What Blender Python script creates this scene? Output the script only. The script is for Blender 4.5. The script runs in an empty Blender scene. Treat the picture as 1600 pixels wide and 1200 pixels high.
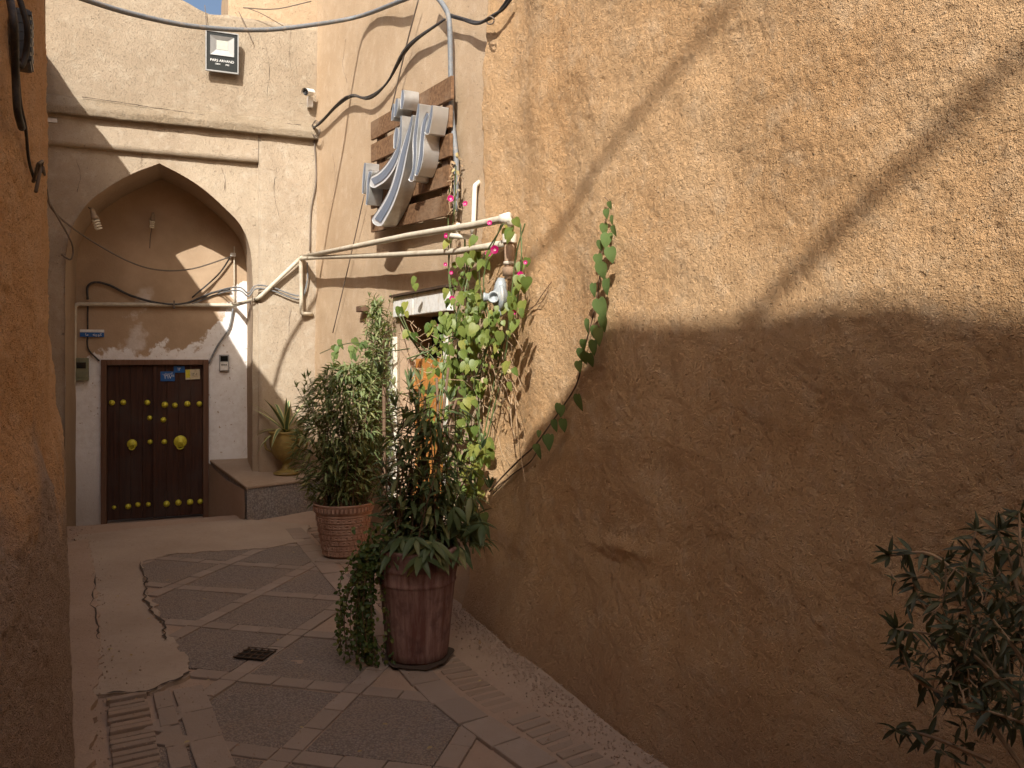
import bpy, bmesh, math, random
import numpy as np
from mathutils import Vector, Matrix, noise, Quaternion
from mathutils.bvhtree import BVHTree
random.seed(7); np.random.seed(7)
S = bpy.context.scene
COL = S.collection
V = Vector
# ------------------------------------------------------------------ camera, sky, sun, exposure
F = 1250.0; HY = 560.0; EYE = V((0, 0, 1.6))
cd = bpy.data.cameras.new('camera'); cam = bpy.data.objects.new('camera', cd); COL.objects.link(cam)
cam.location = EYE; cam.rotation_euler = (math.radians(90), 0, 0)
cd.sensor_width = 36; cd.lens = 36 * F / 1600; cd.shift_y = -(600 - HY) / 1600; cd.clip_end = 500; cd.clip_start = 0.05
S.camera = cam
LD = V((0.096, 1.138, -0.90)).normalized()          # direction the sunlight travels
W = bpy.data.worlds.new('World'); S.world = W; W.use_nodes = True
nt = W.node_tree; bg = nt.nodes['Background']
sky = nt.nodes.new('ShaderNodeTexSky'); sky.sky_type = 'NISHITA'; sky.sun_disc = False
sky.sun_elevation = math.asin(-LD.z); sky.sun_rotation = math.atan2(-LD.x, -LD.y)
nt.links.new(sky.outputs[0], bg.inputs[0]); bg.inputs[1].default_value = 0.115; sky.dust_density = 5.0; sky.ozone_density = .6
sl = bpy.data.lights.new('sun', 'SUN'); sl.energy = 5.0; sl.angle = math.radians(0.53); sl.color = (1, .96, .89)
so = bpy.data.objects.new('sun', sl); COL.objects.link(so); so.rotation_euler = LD.to_track_quat('-Z', 'Y').to_euler()
S.view_settings.view_transform = 'Standard'; S.view_settings.look = 'None'; S.view_settings.gamma = 1
S.view_settings.exposure = 0.48; S.view_settings.use_curve_mapping = False
S.cycles.max_bounces = 8; S.cycles.diffuse_bounces = 5

# ------------------------------------------------------------------ helpers
def ray(px, py): return V(((px - 800) / F, 1.0, (HY - py) / F))
def ground_pt(px, py, z=0.0):
    r = ray(px, py); t = (z - EYE.z) / r.z; return EYE + r * t
class Frame:
    def __init__(s, o, u): s.O = V(o); s.U = V((u[0], u[1], 0)).normalized(); s.N = V((s.U.y, -s.U.x, 0)); s.Z = V((0, 0, 1))
    def P(s, u, n, z): return s.O + s.U * u + s.N * n + s.Z * z
    def px(s, px, py, n=0.0):
        r = ray(px, py); t = (n - (EYE - s.O).dot(s.N)) / r.dot(s.N); p = EYE + r * t - s.O
        return p.dot(s.U), p.z
    def W(s, px, py, n=0.0):
        u, z = s.px(px, py, n); return s.P(u, n, z)
class MB:
    def __init__(s): s.v = []; s.f = []; s.uv = None
    def add(s, vs, fs):
        b = len(s.v); s.v += [tuple(v) for v in vs]; s.f += [tuple(b + i for i in f) for f in fs]
    def box(s, fr, u0, u1, n0, n1, z0, z1):
        P = fr.P
        s.add([P(u, n, z) for z in (z0, z1) for n in (n0, n1) for u in (u0, u1)],
              [(0, 1, 3, 2), (4, 6, 7, 5), (0, 4, 5, 1), (2, 3, 7, 6), (0, 2, 6, 4), (1, 5, 7, 3)])
    def obox(s, c, ax, ay, az):
        vs = [c + ax * i + ay * j + az * k for k in (-1, 1) for j in (-1, 1) for i in (-1, 1)]
        s.add(vs, [(0, 2, 3, 1), (4, 5, 7, 6), (0, 1, 5, 4), (2, 6, 7, 3), (0, 4, 6, 2), (1, 3, 7, 5)])
    def tube(s, pts, r, n=8, caps=True):
        pts = [V(p) for p in pts]; m = len(pts)
        rs = r if isinstance(r, (list, tuple)) else [r] * m
        t0 = (pts[1] - pts[0]).normalized(); a = t0.orthogonal().normalized(); vs = []
        for i, p in enumerate(pts):
            t = (pts[min(i + 1, m - 1)] - pts[max(i - 1, 0)])
            if t.length < 1e-9: t = t0
            t.normalize(); a = a - t * a.dot(t)
            if a.length < 1e-6: a = t.orthogonal()
            a.normalize(); b = t.cross(a)
            vs += [p + (a * math.cos(2 * math.pi * k / n) + b * math.sin(2 * math.pi * k / n)) * rs[i] for k in range(n)]
        fs = [(i * n + k, i * n + (k + 1) % n, (i + 1) * n + (k + 1) % n, (i + 1) * n + k) for i in range(m - 1) for k in range(n)]
        if caps: fs += [tuple(range(n))[::-1], tuple((m - 1) * n + k for k in range(n))]
        s.add(vs, fs)
    def lathe(s, c, ax, prof, n=24, cap=True):
        ax = V(ax).normalized(); a = ax.orthogonal().normalized(); b = ax.cross(a); c = V(c); m = len(prof)
        vs = [c + ax * h + (a * math.cos(2 * math.pi * k / n) + b * math.sin(2 * math.pi * k / n)) * r for r, h in prof for k in range(n)]
        fs = [(i * n + k, i * n + (k + 1) % n, (i + 1) * n + (k + 1) % n, (i + 1) * n + k) for i in range(m - 1) for k in range(n)]
        if cap: fs += [tuple(range(n))[::-1], tuple((m - 1) * n + k for k in range(n))]
        s.add(vs, fs)
    def mesh(s, name, mat, smooth=False, bevel=0, uvs=None):
        me = bpy.data.meshes.new(name); me.from_pydata(s.v, [], s.f); me.update()
        bm = bmesh.new(); bm.from_mesh(me)
        if bevel: bmesh.ops.bevel(bm, geom=[e for e in bm.edges if e.is_manifold and e.calc_face_angle(0) > .4], offset=bevel, segments=2, affect='EDGES', profile=.6)
        if uvs is None: bmesh.ops.recalc_face_normals(bm, faces=bm.faces)
        bm.to_mesh(me); bm.free()
        if uvs is not None:
            l = me.uv_layers.new(name='UVMap'); idx = np.empty(len(me.loops), np.int32); me.loops.foreach_get('vertex_index', idx)
            l.data.foreach_set('uv', np.asarray(uvs, np.float32)[idx].ravel())
        if smooth: me.shade_smooth() if hasattr(me, 'shade_smooth') else me.polygons.foreach_set('use_smooth', [True] * len(me.polygons))
        me.materials.append(mat); return me
    def obj(s, name, mat, parent=None, smooth=False, bevel=0, uvs=None):
        o = bpy.data.objects.new(name, s.mesh(name, mat, smooth, bevel, uvs)); COL.objects.link(o)
        if parent: attach(o, parent)
        return o
def attach(o, parent):
    o.parent = parent; o.matrix_parent_inverse = MINV.get(parent.name) or Matrix.Translation(-world_loc(parent))
MINV = {}
def world_loc(o):
    l = V(o.location); p = o.parent
    # all containers are unrotated, unscaled empties or meshes; children carry inverse translation
    return l if p is None else l + p_off(o)
def p_off(o): return V((0, 0, 0))
def thing(name, label, cat, loc=(0, 0, 0), group=None):
    o = bpy.data.objects.new(name, None); COL.objects.link(o); o.location = V(loc); o.empty_display_size = .1
    o['label'] = label; o['category'] = cat
    if group: o['group'] = group
    return o
def tag(o, label, cat, group=None):
    o['label'] = label; o['category'] = cat
    if group: o['group'] = group
    return o
def copyobj(me, name, parent, M):
    o = bpy.data.objects.new(name, me); COL.objects.link(o); o.matrix_basis = M
    if parent:
        o.parent = parent; o.matrix_parent_inverse = Matrix.Translation(-V(parent.location)) if parent.type == 'EMPTY' else Matrix.Identity(4)
    return o
def cr(pts, k=6):
    pts = [V(p) for p in pts]; out = []
    q = [pts[0] * 2 - pts[1]] + pts + [pts[-1] * 2 - pts[-2]]
    for i in range(1, len(q) - 2):
        for j in range(k):
            t = j / k; a, b, c, d = q[i - 1], q[i], q[i + 1], q[i + 2]
            out.append(.5 * ((2 * b) + (c - a) * t + (2 * a - 5 * b + 4 * c - d) * t * t + (3 * b - a - 3 * c + d) * t ** 3))
    out.append(pts[-1]); return out
def fbm(p, sc, o=4): return noise.fractal(V(p) * sc, 1.0, 2.0, o)
def interp(x, tab):
    return float(np.interp(x, [a for a, b in tab], [b for a, b in tab]))

# ------------------------------------------------------------------ materials
class NT:
    def __init__(s, name):
        s.m = bpy.data.materials.new(name); s.m.use_nodes = True; s.t = s.m.node_tree
        s.b = s.t.nodes['Principled BSDF']; s.b.inputs['Roughness'].default_value = .9
    def n(s, typ, ins=None, **kw):
        x = s.t.nodes.new(typ)
        for k, v in kw.items(): setattr(x, k, v)
        for k, v in (ins or {}).items(): s.set(x.inputs[k], v)
        return x
    def set(s, i, v):
        if hasattr(v, 'is_output'): s.t.links.new(v, i)
        elif isinstance(v, tuple) and len(v) == 3 and i.type == 'RGBA': i.default_value = (*v, 1)
        else: i.default_value = v
    def math(s, op, a, b=0.0, c=None, clamp=False):
        x = s.n('ShaderNodeMath', operation=op, use_clamp=clamp); s.set(x.inputs[0], a); s.set(x.inputs[1], b)
        if c is not None: s.set(x.inputs[2], c)
        return x.outputs[0]
    def noise(s, vec, sc, det=4, rough=.6, out='Fac'):
        x = s.n('ShaderNodeTexNoise', {'Scale': sc, 'Detail': det, 'Roughness': rough}); s.set(x.inputs['Vector'], vec); return x.outputs[out]
    def ramp(s, f, a, b, c=0., d=1.):
        x = s.n('ShaderNodeMapRange', {'From Min': a, 'From Max': b, 'To Min': c, 'To Max': d}, clamp=True); s.set(x.inputs['Value'], f); return x.outputs[0]
    def mix(s, f, a, b, mode='MIX'):
        x = s.n('ShaderNodeMix', data_type='RGBA', blend_type=mode); s.set(x.inputs[0], f); s.set(x.inputs[6], a); s.set(x.inputs[7], b); return x.outputs[2]
    def vmul(s, v, sc):
        x = s.n('ShaderNodeVectorMath', operation='MULTIPLY'); s.set(x.inputs[0], v); x.inputs[1].default_value = sc; return x.outputs[0]
    def vadd(s, v, sc):
        x = s.n('ShaderNodeVectorMath', operation='ADD'); s.set(x.inputs[0], v); s.set(x.inputs[1], sc); return x.outputs[0]
    def bump(s, h, dist, strength=1.0):
        x = s.n('ShaderNodeBump', {'Strength': strength, 'Distance': dist}); s.set(x.inputs['Height'], h); s.set(s.b.inputs['Normal'], x.outputs[0])
    def col(s, c): s.set(s.b.inputs['Base Color'], c)
    def rough(s, c): s.set(s.b.inputs['Roughness'], c)
    def tc(s, k='Object'): return s.n('ShaderNodeTexCoord').outputs[k]
    def straw(s, uv, cell, off, wid, ln, keep):
        v = s.vadd(s.vmul(uv, (1 / cell, 1 / cell, 1)), off)
        vo = s.n('ShaderNodeTexVoronoi', {'Scale': 1.0, 'Randomness': 1.0}, voronoi_dimensions='2D'); s.set(vo.inputs['Vector'], v)
        sub = s.n('ShaderNodeVectorMath', operation='SUBTRACT'); s.set(sub.inputs[0], v); s.set(sub.inputs[1], vo.outputs['Position'])
        sc = s.n('ShaderNodeSeparateColor'); s.set(sc.inputs[0], vo.outputs['Color'])
        rot = s.n('ShaderNodeVectorRotate', rotation_type='Z_AXIS'); s.set(rot.inputs['Vector'], sub.outputs[0]); s.set(rot.inputs['Angle'], s.math('MULTIPLY', sc.outputs[0], 6.28))
        xyz = s.n('ShaderNodeSeparateXYZ'); s.set(xyz.inputs[0], rot.outputs[0])
        bend = s.math('MULTIPLY', s.math('MULTIPLY', xyz.outputs[0], xyz.outputs[0]), s.math('SUBTRACT', sc.outputs[2], .5))
        yy = s.math('ABSOLUTE', s.math('ADD', xyz.outputs[1], s.math('MULTIPLY', bend, .25)))
        my = s.ramp(yy, wid * .3, wid, 1, 0); mx = s.ramp(s.math('ABSOLUTE', xyz.outputs[0]), ln * .85, ln, 1, 0)
        return s.math('MULTIPLY', s.math('MULTIPLY', my, mx), s.math('LESS_THAN', sc.outputs[1], keep)), sc.outputs[2]

def adobe(name, c1, c2, c3, straw=1.0, grain=1.0, dist=.006, big=1.0, stain=None):
    """mud plaster with chopped straw; c1,c2 body tones, c3 dust / straw tone"""
    N = NT(name); uv = N.tc('UV'); ob = N.tc('Object')
    n1 = N.noise(ob, 1.3, 5, .6); n2 = N.noise(ob, 9, 5, .65); n3 = N.noise(ob, 60, 4, .7); n4 = N.noise(ob, 190, 3, .7)
    c = N.mix(N.ramp(n1, .38, .64), c1, c2)
    c = N.mix(N.math('MULTIPLY', N.ramp(n2, .5, .72), .45), c, c3)
    strk = N.noise(N.vmul(uv, (5, .5, 1)), 1.0, 4, .6)
    c = N.mix(N.math('MULTIPLY', N.ramp(strk, .52, .75), .22), c, tuple(x * .78 for x in c1))
    c = N.mix(N.math('MULTIPLY', N.ramp(n3, .35, .3, 0, 1), .35), c, tuple(x * .6 for x in c1))
    pit = N.noise(ob, 38, 2, .5); pm = N.ramp(pit, .68, .74)
    c = N.mix(N.math('MULTIPLY', pm, .5), c, tuple(x * .45 for x in c1))
    h = N.math('ADD', N.math('MULTIPLY', n3, 1.5 * grain), N.math('MULTIPLY', n4, 1.1 * grain))
    h = N.math('ADD', h, N.math('MULTIPLY', n2, 1.6 * big))
    h = N.math('SUBTRACT', h, N.math('MULTIPLY', pm, .8))
    sp = N.ramp(N.noise(ob, 105, 2, .5), .62, .70); h = N.math('SUBTRACT', h, N.math('MULTIPLY', sp, 1.1 * grain))
    c = N.mix(N.math('MULTIPLY', sp, .38), c, tuple(x * .5 for x in c1))  # specks darkened in colour for the shadow that bump alone can't cast
    fl = N.ramp(N.noise(N.vadd(ob, (7.0, 3.0, 1.0)), 85, 2, .5), .66, .72); c = N.mix(N.math('MULTIPLY', fl, .5), c, tuple(min(1, x * 1.15) for x in c3)); h = N.math('ADD', h, N.math('MULTIPLY', fl, .8 * grain))
    if straw > 0:
        for cell, off, w, l, k, sg in ((.031, (0, 0, 0), .040, .34, .45, 1), (.014, (3.3, 7.1, 0), .09, .30, .45, 1), (.05, (9.7, 1.1, 0), .022, .34, .35, -1), (.017, (21.7, 5.1, 0), .10, .28, .45, -1)):
            m, r = N.straw(uv, cell, off, w, l, k)
            h = N.math('ADD', h, N.math('MULTIPLY', m, .62 * sg * straw))
            if sg > 0: c = N.mix(N.math('MULTIPLY', m, N.math('MULTIPLY', r, .5 * straw)), c, tuple(min(1, x * 1.25) for x in c3))
            else: c = N.mix(N.math('MULTIPLY', m, .28 * straw), c, tuple(x * .55 for x in c1))
    if stain: c = stain(N, c, uv, ob)
    N.col(c); N.b.inputs['Specular IOR Level'].default_value = .15; N.bump(h, dist)
    return N.m

def stain_base(zlo, zhi, col, amt=.6, jitter=.5):
    def f(N, c, uv, ob):
        x = N.n('ShaderNodeSeparateXYZ'); N.set(x.inputs[0], uv)
        e = N.math('ADD', x.outputs[1], N.math('MULTIPLY', N.math('SUBTRACT', N.noise(ob, 1.7, 5, .6), .5), jitter))
        return N.mix(N.math('MULTIPLY', N.ramp(e, zlo, zhi, 1, 0), amt), c, col)
    return f
M = {}
M['gate'] = adobe('mud_plaster_pale', (.36, .285, .205), (.44, .36, .265), (.53, .465, .375), straw=.8, grain=.7, dist=.004, big=.7, stain=stain_base(.2, 1.3, (.40, .28, .19), .6))
M['gate_up'] = adobe('mud_plaster_upper', (.30, .235, .165), (.36, .29, .21), (.44, .38, .29), straw=.8, grain=.7, dist=.005, big=.7)
M['gate_rough'] = adobe('mud_plaster_crumbling', (.36, .28, .19), (.43, .345, .245), (.52, .45, .35), straw=.8, grain=1.6, dist=.008, big=1.8)
M['shop'] = adobe('mud_plaster_smooth', (.44, .315, .20), (.50, .37, .245), (.58, .46, .34), straw=.3, grain=.5, dist=.004, big=.6, stain=stain_base(.1, .7, (.33, .23, .16), .5))
M['alley'] = adobe('mud_plaster_straw', (.60, .36, .175), (.67, .435, .235), (.74, .56, .37), straw=.75, grain=1.1, dist=.0085, big=.5, stain=stain_base(.0, .45, (.34, .22, .15), .6))
M['left'] = adobe('mud_plaster_left', (.70, .42, .225), (.75, .48, .28), (.74, .56, .39), straw=.6, grain=1.4, dist=.009, big=1.8, stain=stain_base(.95, 1.25, (.44, .34, .285), .95, 1.3))
M['back'] = adobe('mud_plaster_behind', (.42, .30, .19), (.48, .35, .23), (.55, .43, .3), straw=0, grain=.6)

def mk_back_wall():
    N = NT('whitewashed_mud'); uv = N.tc('UV'); ob = N.tc('Object'); x = N.n('ShaderNodeSeparateXYZ'); N.set(x.inputs[0], uv)
    n1 = N.noise(ob, 2.2, 5, .6); n2 = N.noise(ob, 14, 5, .7); n3 = N.noise(ob, 70, 3, .7)
    mud = N.mix(N.ramp(n1, .35, .65), (.36, .25, .155), (.46, .33, .215))
    wh = N.mix(N.ramp(n2, .4, .7), (.84, .82, .80), (.72, .68, .64))
    # whitewash reaches higher on the right of the door than on the left
    lim = N.math('ADD', 1.68, N.ramp(x.outputs[0], 1.5, 2.0, 0, .75))
    e = N.math('ADD', N.math('SUBTRACT', x.outputs[1], lim), N.math('MULTIPLY', N.math('SUBTRACT', n1, .5), 1.1))
    e = N.math('ADD', e, N.math('MULTIPLY', N.math('SUBTRACT', n2, .5), .25))
    mk = N.ramp(e, -.03, .03, 1, 0)
    mk2 = N.math('MULTIPLY', N.ramp(N.noise(ob, 1.6, 6, .55), .56, .62), .55)
    mk = N.math('MAXIMUM', mk, N.math('MULTIPLY', mk2, N.ramp(x.outputs[1], 2.5, 2.2, 0, 1)))
    fl = N.ramp(N.noise(ob, 26, 3, .6), .66, .70)
    mk = N.math('MULTIPLY', mk, N.math('SUBTRACT', 1, N.math('MULTIPLY', fl, .85)))
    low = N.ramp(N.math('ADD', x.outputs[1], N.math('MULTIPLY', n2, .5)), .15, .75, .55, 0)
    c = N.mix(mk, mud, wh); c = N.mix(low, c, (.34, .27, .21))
    N.col(c); N.bump(N.math('ADD', N.math('MULTIPLY', mk, .6), N.math('ADD', n2, N.math('MULTIPLY', n3, .5))), .005); return N.m
M['recess'] = mk_back_wall()

def simple(name, c, r=.6, metal=0., var=.12, sc=30, bump=.0, dirt=None, spec=.4):
    N = NT(name); ob = N.tc('Object'); n = N.noise(ob, sc, 4, .6)
    cc = N.mix(N.ramp(n, .3, .7), tuple(x * (1 - var) for x in c), tuple(min(1, x * (1 + var)) for x in c))
    if dirt: cc = N.mix(N.ramp(N.noise(ob, sc * .4, 5, .65), .5, .68, 0, .8), cc, dirt)
    N.col(cc); N.rough(N.ramp(n, .3, .7, max(0, r - .08), min(1, r + .08))); N.b.inputs['Metallic'].default_value = metal
    N.b.inputs['Specular IOR Level'].default_value = spec
    if bump: N.bump(N.noise(ob, sc * 3, 3, .6), bump)
    return N.m
def wood(name, c1, c2, axis=2, sc=1.0, r=.7, wear=None, bump=.003):
    N = NT(name); ob = N.tc('Object'); k = [26 * sc] * 3; k[axis] = 1.2 * sc
    inf = N.n('ShaderNodeObjectInfo').outputs['Random']
    v = N.vmul(ob, tuple(k)); cmb = N.n('ShaderNodeCombineXYZ'); N.set(cmb.inputs[0], N.math('MULTIPLY', inf, 37)); v = N.vadd(v, cmb.outputs[0])
    n = N.noise(v, 1.0, 5, .6); n2 = N.noise(ob, 2.5, 4, .6)
    c = N.mix(N.ramp(n, .3, .68), c1, c2); c = N.mix(N.math('MULTIPLY', inf, .35), c, tuple(x * .6 for x in c1))
    if wear: c = N.mix(N.ramp(n2, .48, .7, 0, .8), c, wear)
    N.col(c); N.rough(r); N.b.inputs['Specular IOR Level'].default_value = .3; N.bump(n, bump); return N.m
M['door'] = wood('old_dark_door_wood', (.028, .011, .008), (.085, .034, .018), 2, 1.8, .6, wear=(.06, .04, .034), bump=.004)
M['doorframe'] = wood('door_frame_wood', (.12, .06, .035), (.20, .11, .07), 2, 1.2, .8)
M['orange_wood'] = wood('varnished_orange_wood', (.42, .16, .035), (.62, .28, .07), 2, 1.0, .4, bump=.001)
M['plank'] = wood('weathered_plank_wood', (.10, .05, .024), (.25, .14, .07), 0, 1.5, .8, wear=(.24, .16, .10), bump=.005)
M['batten'] = wood('dark_batten_wood', (.08, .045, .025), (.14, .08, .05), 2, 1.0, .8)
M['pipe'] = simple('beige_pipe_paint', (.52, .47, .37), .55, 0, .12, 18, dirt=(.40, .33, .24))
M['white_pipe'] = simple('white_pipe_paint', (.72, .68, .58), .5, 0, .1, 20, dirt=(.55, .46, .34))
M['rust_pipe'] = simple('dusty_brown_pipe', (.38, .26, .17), .8, 0, .25, 40)
M['regulator'] = simple('grey_regulator_paint', (.34, .37, .38), .5, .1, .1, 40, dirt=(.45, .40, .33))
M['cable_grey'] = simple('grey_cable_rubber', (.16, .17, .18), .6, 0, .2, 60, dirt=(.26, .22, .18))
M['cable_black'] = simple('black_cable_rubber', (.035, .032, .032), .6, 0, .2, 60, dirt=(.10, .08, .06))
M['wire'] = simple('thin_dusty_wire', (.14, .11, .085), .7)
M['steel'] = simple('letter_side_steel', (.62, .62, .60), .36, .75, .10, 6, dirt=(.40, .36, .31))
M['rim'] = simple('letter_rim_white', (.74, .76, .78), .4, .3, .05)
M['face'] = simple('letter_face_blue_grey', (.16, .20, .27), .35, .1, .1, 8, spec=.5)
M['black'] = simple('black_plastic', (.018, .017, .018), .35, spec=.5)
M['glass_dark'] = simple('black_glass', (.012, .014, .014), .08, spec=.6)
M['reflector'] = simple('lamp_reflector', (.30, .30, .29), .45, .5, .04)
M['diode'] = simple('diode_panel', (.42, .44, .38), .5)
M['white'] = simple('white_plastic', (.72, .71, .68), .45, dirt=(.55, .48, .38))
M['letter_white'] = simple('white_print', (.8, .8, .78), .6)
M['blue'] = simple('blue_enamel', (.02, .11, .34), .35, var=.1)
M['cream'] = simple('cream_plate', (.58, .50, .34), .5, dirt=(.40, .3, .18))
M['yellow'] = simple('yellow_brass_paint', (.62, .56, .05), .45, .15, .2, 60)
M['meter'] = simple('olive_meter_case', (.20, .20, .12), .6, dirt=(.14, .12, .08))
M['grey_plastic'] = simple('grey_intercom_case', (.30, .30, .29), .5)
M['soil'] = simple('dry_soil', (.075, .05, .035), .95, bump=.01)
M['iron'] = simple('rusty_iron', (.10, .065, .045), .7, .5, .3, 40)
M['hollow_shade'] = simple('painted_hollow_shade', (.02, .015, .012), .9)  # near-black colour standing in for shade inside hollows
M['bulb'] = simple('bulb_glass', (.70, .64, .50), .25)
M['brown_cap'] = simple('bulb_base_brown', (.32, .24, .16), .6)
M['stonecap'] = adobe('bench_mud_top', (.36, .27, .20), (.42, .32, .24), (.5, .41, .32), straw=.3, grain=.8, dist=.005)
def mk_gravel(name, a, b, sc=85, bd=.006):
    N = NT(name); ob = N.tc('Object'); vo = N.n('ShaderNodeTexVoronoi', {'Scale': sc}); N.set(vo.inputs['Vector'], ob)
    g = N.n('ShaderNodeSeparateColor'); N.set(g.inputs[0], vo.outputs['Color']); n = N.noise(ob, 3, 5, .6)
    c = N.mix(g.outputs[0], a, b); c = N.mix(N.ramp(N.noise(ob, 2.2, 5, .62), .40, .62, .1, .85), c, (.31, .24, .19))
    c = N.mix(N.ramp(vo.outputs['Distance'], .45, .7, 0, .5), c, tuple(x * .5 for x in a))
    N.col(c); N.bump(N.math('ADD', N.ramp(vo.outputs['Distance'], 0, .7, 1, 0), N.math('MULTIPLY', n, 2)), bd); return N.m
M['gravel'] = mk_gravel('washed_gravel_concrete', (.21, .17, .145), (.34, .285, .25), 95)
M['terrazzo'] = mk_gravel('grey_pebble_dash', (.20, .19, .19), (.36, .33, .32), 60, .006)
def mk_conc(name, a, b):
    N = NT(name); ob = N.tc('Object'); n = N.noise(ob, 1.6, 6, .62); n2 = N.noise(ob, 24, 5, .7); n3 = N.noise(ob, 140, 2)
    c = N.mix(N.ramp(n, .35, .68), a, b); c = N.mix(N.ramp(n2, .55, .75, 0, .4), c, tuple(x * .72 for x in a))
    N.col(c); N.bump(N.math('ADD', N.math('MULTIPLY', n2, 1.2), N.math('MULTIPLY', n3, .4)), .005); return N.m
M['concrete'] = mk_conc('dusty_concrete', (.36, .28, .215), (.43, .345, .275))
M['mudfloor'] = mk_conc('trodden_mud', (.35, .25, .185), (.42, .31, .235))
def mk_brick(name, c, v=.25):
    N = NT(name); ob = N.tc('Object'); inf = N.n('ShaderNodeObjectInfo').outputs['Random']; n = N.noise(ob, 10, 5, .65); n2 = N.noise(ob, 90, 3)
    cc = N.mix(inf, tuple(x * (1 - v) for x in c), tuple(x * (1 + v) for x in c)); cc = N.mix(N.ramp(n, .40, .7, 0, .7), cc, (.30, .235, .19)); cc = N.mix(N.ramp(N.noise(ob, 2.2, 5, .62), .42, .62, 0, .8), cc, (.31, .24, .19))
    N.col(cc); N.bump(N.math('ADD', n, N.math('MULTIPLY', n2, .5)), .004); return N.m
M['paver'] = mk_brick('pale_paving_brick', (.325, .26, .215), .14)
M['drain_brick'] = mk_brick('drain_edge_brick', (.31, .225, .165), .15)
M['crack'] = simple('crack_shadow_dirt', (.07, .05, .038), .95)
def mk_terra(name, c1, c2, c3):
    N = NT(name); ob = N.tc('Object'); v = N.vmul(ob, (26, 26, 1.5)); n = N.noise(v, 1, 5, .7); n2 = N.noise(ob, 9, 5, .65)
    c = N.mix(N.ramp(n, .38, .62), c1, c2); c = N.mix(N.ramp(n2, .5, .68, 0, .8), c, c3); N.col(c); N.rough(.75); N.bump(n2, .003); return N.m
M['terra'] = mk_terra('terracotta', (.27, .15, .105), (.33, .20, .145), (.38, .26, .2))
M['terra_big'] = mk_terra('limestained_red_pot', (.15, .062, .05), (.32, .20, .175), (.10, .045, .04))
M['urn'] = simple('glazed_yellow_urn', (.24, .17, .05), .45, 0, .25, 14, dirt=(.16, .11, .05))
M['stem'] = simple('brown_stem', (.14, .085, .05), .8, var=.3)
M['stem_green'] = simple('green_stem', (.09, .12, .04), .6, var=.3)
M['twig'] = simple('dry_twig', (.36, .25, .15), .85, var=.3)
def mk_leaf(name, cols, trans=.35, rough=.45, vein=True):
    N = NT(name); t = N.t; g = N.n('ShaderNodeNewGeometry').outputs['Random Per Island']; inf = N.n('ShaderNodeObjectInfo').outputs['Random']
    r = N.math('FRACT', N.math('ADD', N.math('MULTIPLY', g, 7.3), N.math('MULTIPLY', inf, 5.1)))
    x = N.n('ShaderNodeValToRGB'); N.set(x.inputs[0], r); e = x.color_ramp.elements
    while len(e) < len(cols): e.new(.5)
    for i, c in enumerate(cols): e[i].position = i / (len(cols) - 1) if i < len(cols) - 1 else 1.0; e[i].color = (*c, 1)
    ob = N.tc('Object'); n = N.noise(ob, 45, 4, .6); c = N.mix(N.ramp(n, .4, .68, 0, .35), x.outputs[0], tuple(v * .55 for v in cols[0]))
    N.col(c); N.rough(rough); N.b.inputs['Specular IOR Level'].default_value = .35
    tr = N.n('ShaderNodeBsdfTranslucent'); N.set(tr.inputs[0], N.mix(1.0, c, (1.0, .95, .35), 'MULTIPLY'))
    ms = N.n('ShaderNodeMixShader', {0: trans}); t.links.new(N.b.outputs[0], ms.inputs[1]); t.links.new(tr.outputs[0], ms.inputs[2])
    t.links.new(ms.outputs[0], t.nodes['Material Output'].inputs[0]); return N.m
M['heart'] = mk_leaf('morning_glory_leaf', [(.10, .16, .035), (.17, .23, .05), (.24, .29, .07), (.15, .21, .05), (.34, .34, .08), (.18, .25, .07)], .38)
M['heart_dark'] = mk_leaf('dark_heart_leaf', [(.12, .19, .065), (.16, .23, .08), (.13, .20, .06), (.22, .26, .09)], .3)
M['lance'] = mk_leaf('lance_leaf', [(.075, .11, .05), (.11, .155, .065), (.09, .13, .055), (.17, .20, .085), (.28, .27, .10)], .3)
M['lance_light'] = mk_leaf('fine_light_leaf', [(.17, .22, .09), (.26, .31, .14), (.20, .26, .10), (.42, .42, .20)], .35)
M['bush'] = mk_leaf('dusty_bush_leaf', [(.06, .07, .04), (.10, .11, .065), (.075, .095, .045), (.15, .15, .075)], .2)
M['ivy'] = mk_leaf('trailing_small_leaf', [(.045, .08, .02), (.07, .12, .03), (.09, .13, .03), (.20, .20, .05)], .25)
M['dry'] = mk_leaf('dried_leaf', [(.40, .30, .15), (.32, .20, .11), (.50, .42, .20)], .2)
M['agave'] = mk_leaf('agave_green', [(.09, .14, .07), (.11, .17, .08)], .1)
M['agave_edge'] = mk_leaf('agave_cream_margin', [(.48, .46, .20), (.55, .52, .26)], .1)
M['petal'] = mk_leaf('magenta_petal', [(.55, .01, .16), (.62, .02, .22)], .3)
M['petal_eye'] = mk_leaf('pale_pink_flower_eye', [(.85, .55, .65), (.8, .5, .6)], .3)
M['bud'] = mk_leaf('pinkish_bud', [(.50, .25, .18), (.42, .2, .14)], .2)

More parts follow.
